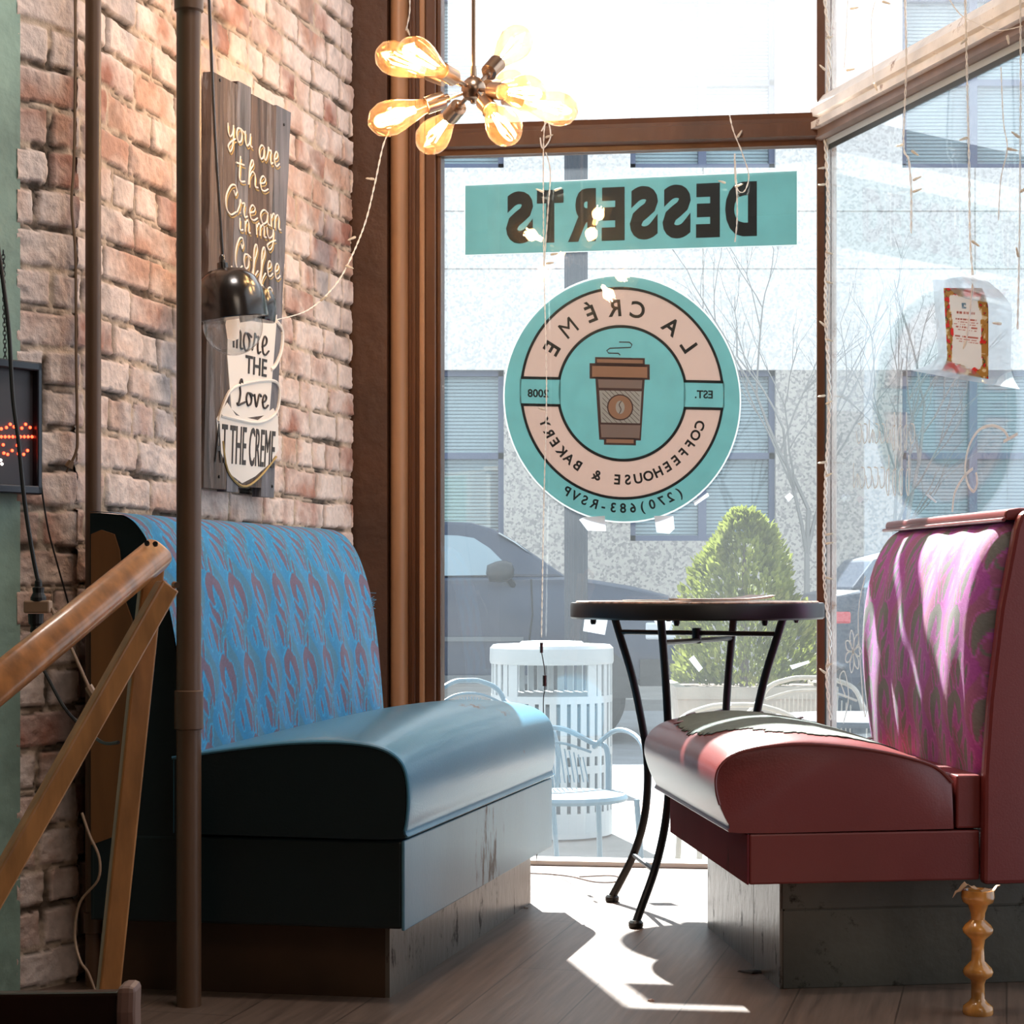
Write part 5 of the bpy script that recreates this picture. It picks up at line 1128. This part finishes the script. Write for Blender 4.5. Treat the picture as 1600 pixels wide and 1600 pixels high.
# planter and conifer
m_plt = mat('cast_concrete', (.32, .29, .24), .75, var=.12, scale=6, bump=.2, bscale=30); m_soil = mat('soil', (.08, .05, .03), .9)
PDp = 11.9; pX = lambda px: (px-800)/F0*PDp; pZ = lambda py: CZ+(HY-py)/F0*PDp
pt = thing('planter', (pX(1165), PDp, GZ), 'square cast-concrete planter on the sidewalk holding the conifer', 'planter')
zt_ = pZ(1068); x0, x1 = pX(1050), pX(1290)
def tap(o_, i_, z0, z1, k): return [[(x0+o_*k_, PDp-.4+o_*k_, z_), (x1-o_*k_, PDp-.4+o_*k_, z_), (x1-o_*k_, PDp+.45-o_*k_, z_), (x0+o_*k_, PDp+.45-o_*k_, z_)] for z_, k_ in ((z0, k), (z1, 0))]
obj('box', MB().loft(tap(1, 0, GZ, zt_-.06, .05)), m_plt, pt); 
rm = MB(); w_ = .05
for a4 in [(x0-.01, x1+.01, PDp-.41, PDp-.35), (x0-.01, x1+.01, PDp+.40, PDp+.46), (x0-.01, x0+.05, PDp-.36, PDp+.41), (x1-.05, x1+.01, PDp-.36, PDp+.41)]: rm.box(*a4, zt_-.07, zt_)
obj('planter_rim', rm, m_plt, pt); obj('soil', ubox(x0+.04, x1-.04, PDp-.36, PDp+.41, zt_-.065, zt_-.02), m_soil, pt)
m_leaf = mat('yellow_green_foliage', (.19, .215, .045), .7, var=.5, scale=6, trans=.35); m_bark = mat('bark', (.13, .10, .08), .9)
cf = thing('conifer', (pX(1165), PDp, zt_-.02), 'bushy yellow-green conifer growing in the concrete planter', 'shrub')
fo_ = MB(); cxn, cyn = pX(1163), PDp; zb_, ztp = zt_-.0, pZ(793); Hh = ztp-zb_
rr9 = random.Random(12)
for i in range(6500):
    t_ = rr9.random()**1.25; prof_r = .40*(math.sin(min(1, (t_+.22)/.42)*math.pi/2))*(1-t_)**.55*1.12+.01
    a_ = rr9.random()*2*math.pi; lump = 1+.18*math.sin(a_*3+t_*9)+.10*math.sin(a_*7-t_*17); r_ = prof_r*lump*(1-.45*rr9.random()**2.2)
    p = Vector((cxn+r_*math.cos(a_), cyn+r_*math.sin(a_), zb_+t_*Hh*.97)); out = Vector((math.cos(a_)*.7, math.sin(a_)*.7, .8+rr9.uniform(-.35, .4))).normalized()
    sd_ = out.cross(Vector((rr9.uniform(-1, 1), rr9.uniform(-1, 1), rr9.uniform(-1, 1)))).normalized(); ln = rr9.uniform(.03, .065); wd_ = ln*.28
    nrm = out.cross(sd_)*.002
    fo_.add([p-sd_*wd_*.4, p+out*ln*.5-sd_*wd_, p+out*ln, p+out*ln*.5+sd_*wd_, p+sd_*wd_*.4, p+out*ln*.4+nrm*2], [(0, 1, 5), (1, 2, 5), (2, 3, 5), (3, 4, 5), (4, 0, 5)])
obj('foliage', fo_, m_leaf, cf, fix=False); obj('trunk', MB().tube([(cxn, cyn, zt_-.03), (cxn, cyn, ztp-.2)], [.03, .01], 8), m_bark, cf)

# bare trees
def bare(px, Dd, topy, label, seed, h0=2.0):
    r_ = random.Random(seed); x = (px-800)/F0*Dd; t_ = thing('bare_tree', (x, Dd, GZ), label, 'tree', 'leafless street trees'); tr = MB(); br_ = MB()
    def grow(p, d, ln, rad, lev, mb):
        pts = [p]; q = p
        for k in range(4): d = (d+Vector((r_.uniform(-.16, .16), r_.uniform(-.1, .1), r_.uniform(-.04, .12)))).normalized(); q = q+d*ln/4; pts.append(q)
        mb.tube(pts, [rad, rad*.6], 5)
        if lev < 5:
            for k in range(3 if lev < 3 else 2):
                a_ = r_.uniform(0, 6.28); s_ = r_.uniform(.35, .75); nd = (d+Vector((math.cos(a_)*s_, math.sin(a_)*s_*.6, r_.uniform(0, .25)))).normalized(); grow(pts[r_.choice([2, 3, 4])], nd, ln*.68, rad*.55, lev+1, br_)
    grow(Vector((x, Dd, GZ)), Vector((0, 0, 1)), h0, .045, 0, tr)
    obj('trunk', tr, mat('grey_bark', (.30, .28, .26), .9) if 'grey_bark' not in bpy.data.materials else bpy.data.materials['grey_bark'], t_); obj('branches', br_, bpy.data.materials['grey_bark'], t_)
bare(1248, 21.8, 400, 'leafless young street tree just right of the conifer', 5, 2.1)
bare(1372, 22.2, 400, 'leafless young street tree seen through the side window', 9, 2.0)

# outdoor chairs and table
m_cw = mat('cream_metal_chair', (.38, .33, .27), .45, var=.15, scale=20); m_cb = mat('pale_blue_metal_chair', (.09, .155, .20), .4)
def wire_chair(label, px, D, top, ang, m, wide=.46, sitpx=None):
    x = (px-800)/F0*D; t_ = thing('wire_chair', (x, D, GZ), label, 'chair', None); ca, sa = math.cos(ang), math.sin(ang)
    T = lambda a, b_, z: Vector((x+a*ca-b_*sa, D+a*sa+b_*ca, z)); zt_ = CZ+(HY-top)/F0*D; zsea = GZ+.45; w_ = wide/2
    obj('backrest', MB().tube([T(-w_, .02, zsea), T(-w_*1.08, .08, zsea+.16), T(-w_*.9, .14, zt_-.06), T(-w_*.45, .17, zt_-.008), T(0, .18, zt_), T(w_*.45, .17, zt_-.008), T(w_*.9, .14, zt_-.06), T(w_*1.08, .08, zsea+.16), T(w_, .02, zsea)], .011, 8, smooth=5), m, t_, smooth=True)
    sp_ = MB(); 
    for k in range(-9, 10): kx = k/10*w_*.86; sp_.tube([T(kx, .10, zsea+.03), T(kx, .155, zt_-.07-.05*(k/9)**2)], .003, 4)
    sp_.tube([T(-w_*.9, .14, zt_-.10), T(-w_*.45, .155, zt_-.065), T(0, .16, zt_-.055), T(w_*.45, .155, zt_-.065), T(w_*.9, .14, zt_-.10)], .006, 6, smooth=4); obj('back_spindles', sp_, m, t_)
    obj('seat', MB().loft([[T(w_*rx*math.cos(a_), -.12+.22*rx*math.sin(a_), z) for a_ in np.linspace(0, 2*math.pi, 28)[:-1]] for rx, z in ((.0, zsea-.012), (1, zsea-.012), (1.03, zsea), (.98, zsea+.012), (0, zsea+.006))]), m, t_, smooth=True)
    for s_ in (-1, 1):
        obj('arm', MB().tube([T(s_*w_*.95, .14, zt_-.08), T(s_*w_*1.12, .0, zsea+.24), T(s_*w_*1.15, -.2, zsea+.22), T(s_*w_*1.08, -.31, zsea+.12), T(s_*w_*1.0, -.33, zsea-.05)], .010, 8, smooth=5), m, t_, smooth=True)
        for b_ in (-.30, .08): obj('leg', MB().tube([T(s_*w_*.92, b_, zsea), T(s_*w_*1.0, b_*1.15, GZ)], .011, 8), m, t_)
wire_chair('white metal cafe chair with arched back, directly behind the torn maroon seat', 1165, 7.4, 1106, .1, m_cw, .50)
wire_chair('cream metal cafe chair with ribbed back beside the corner post outside', 1262, 8.9, 1062, -.25, m_cw, .46)
wire_chair('pale blue metal armchair in front of the litter bin', 868, 7.7, 1142, .35, m_cb, .46)
wire_chair('grey wire chair whose back just shows over the far end of the blue seat', 758, 8.6, 1066, .5, m_cb, .34)
ot = thing('patio_table', (1.42, 8.1, GZ), 'grey round patio table outside beyond the window', 'table')
obj('table_top', MB().lathe([(0, .20), (.36, .20), (.365, .21), (.36, .222), (0, .222)], (1.42, 8.1, 0), n=48), m_pole, ot, smooth=True); obj('pedestal', MB().lathe([(.0, GZ), (.2, GZ), (.2, GZ+.02), (.03, GZ+.05), (.025, .20)], (1.42, 8.1, 0), n=24), m_pole, ot, smooth=True)
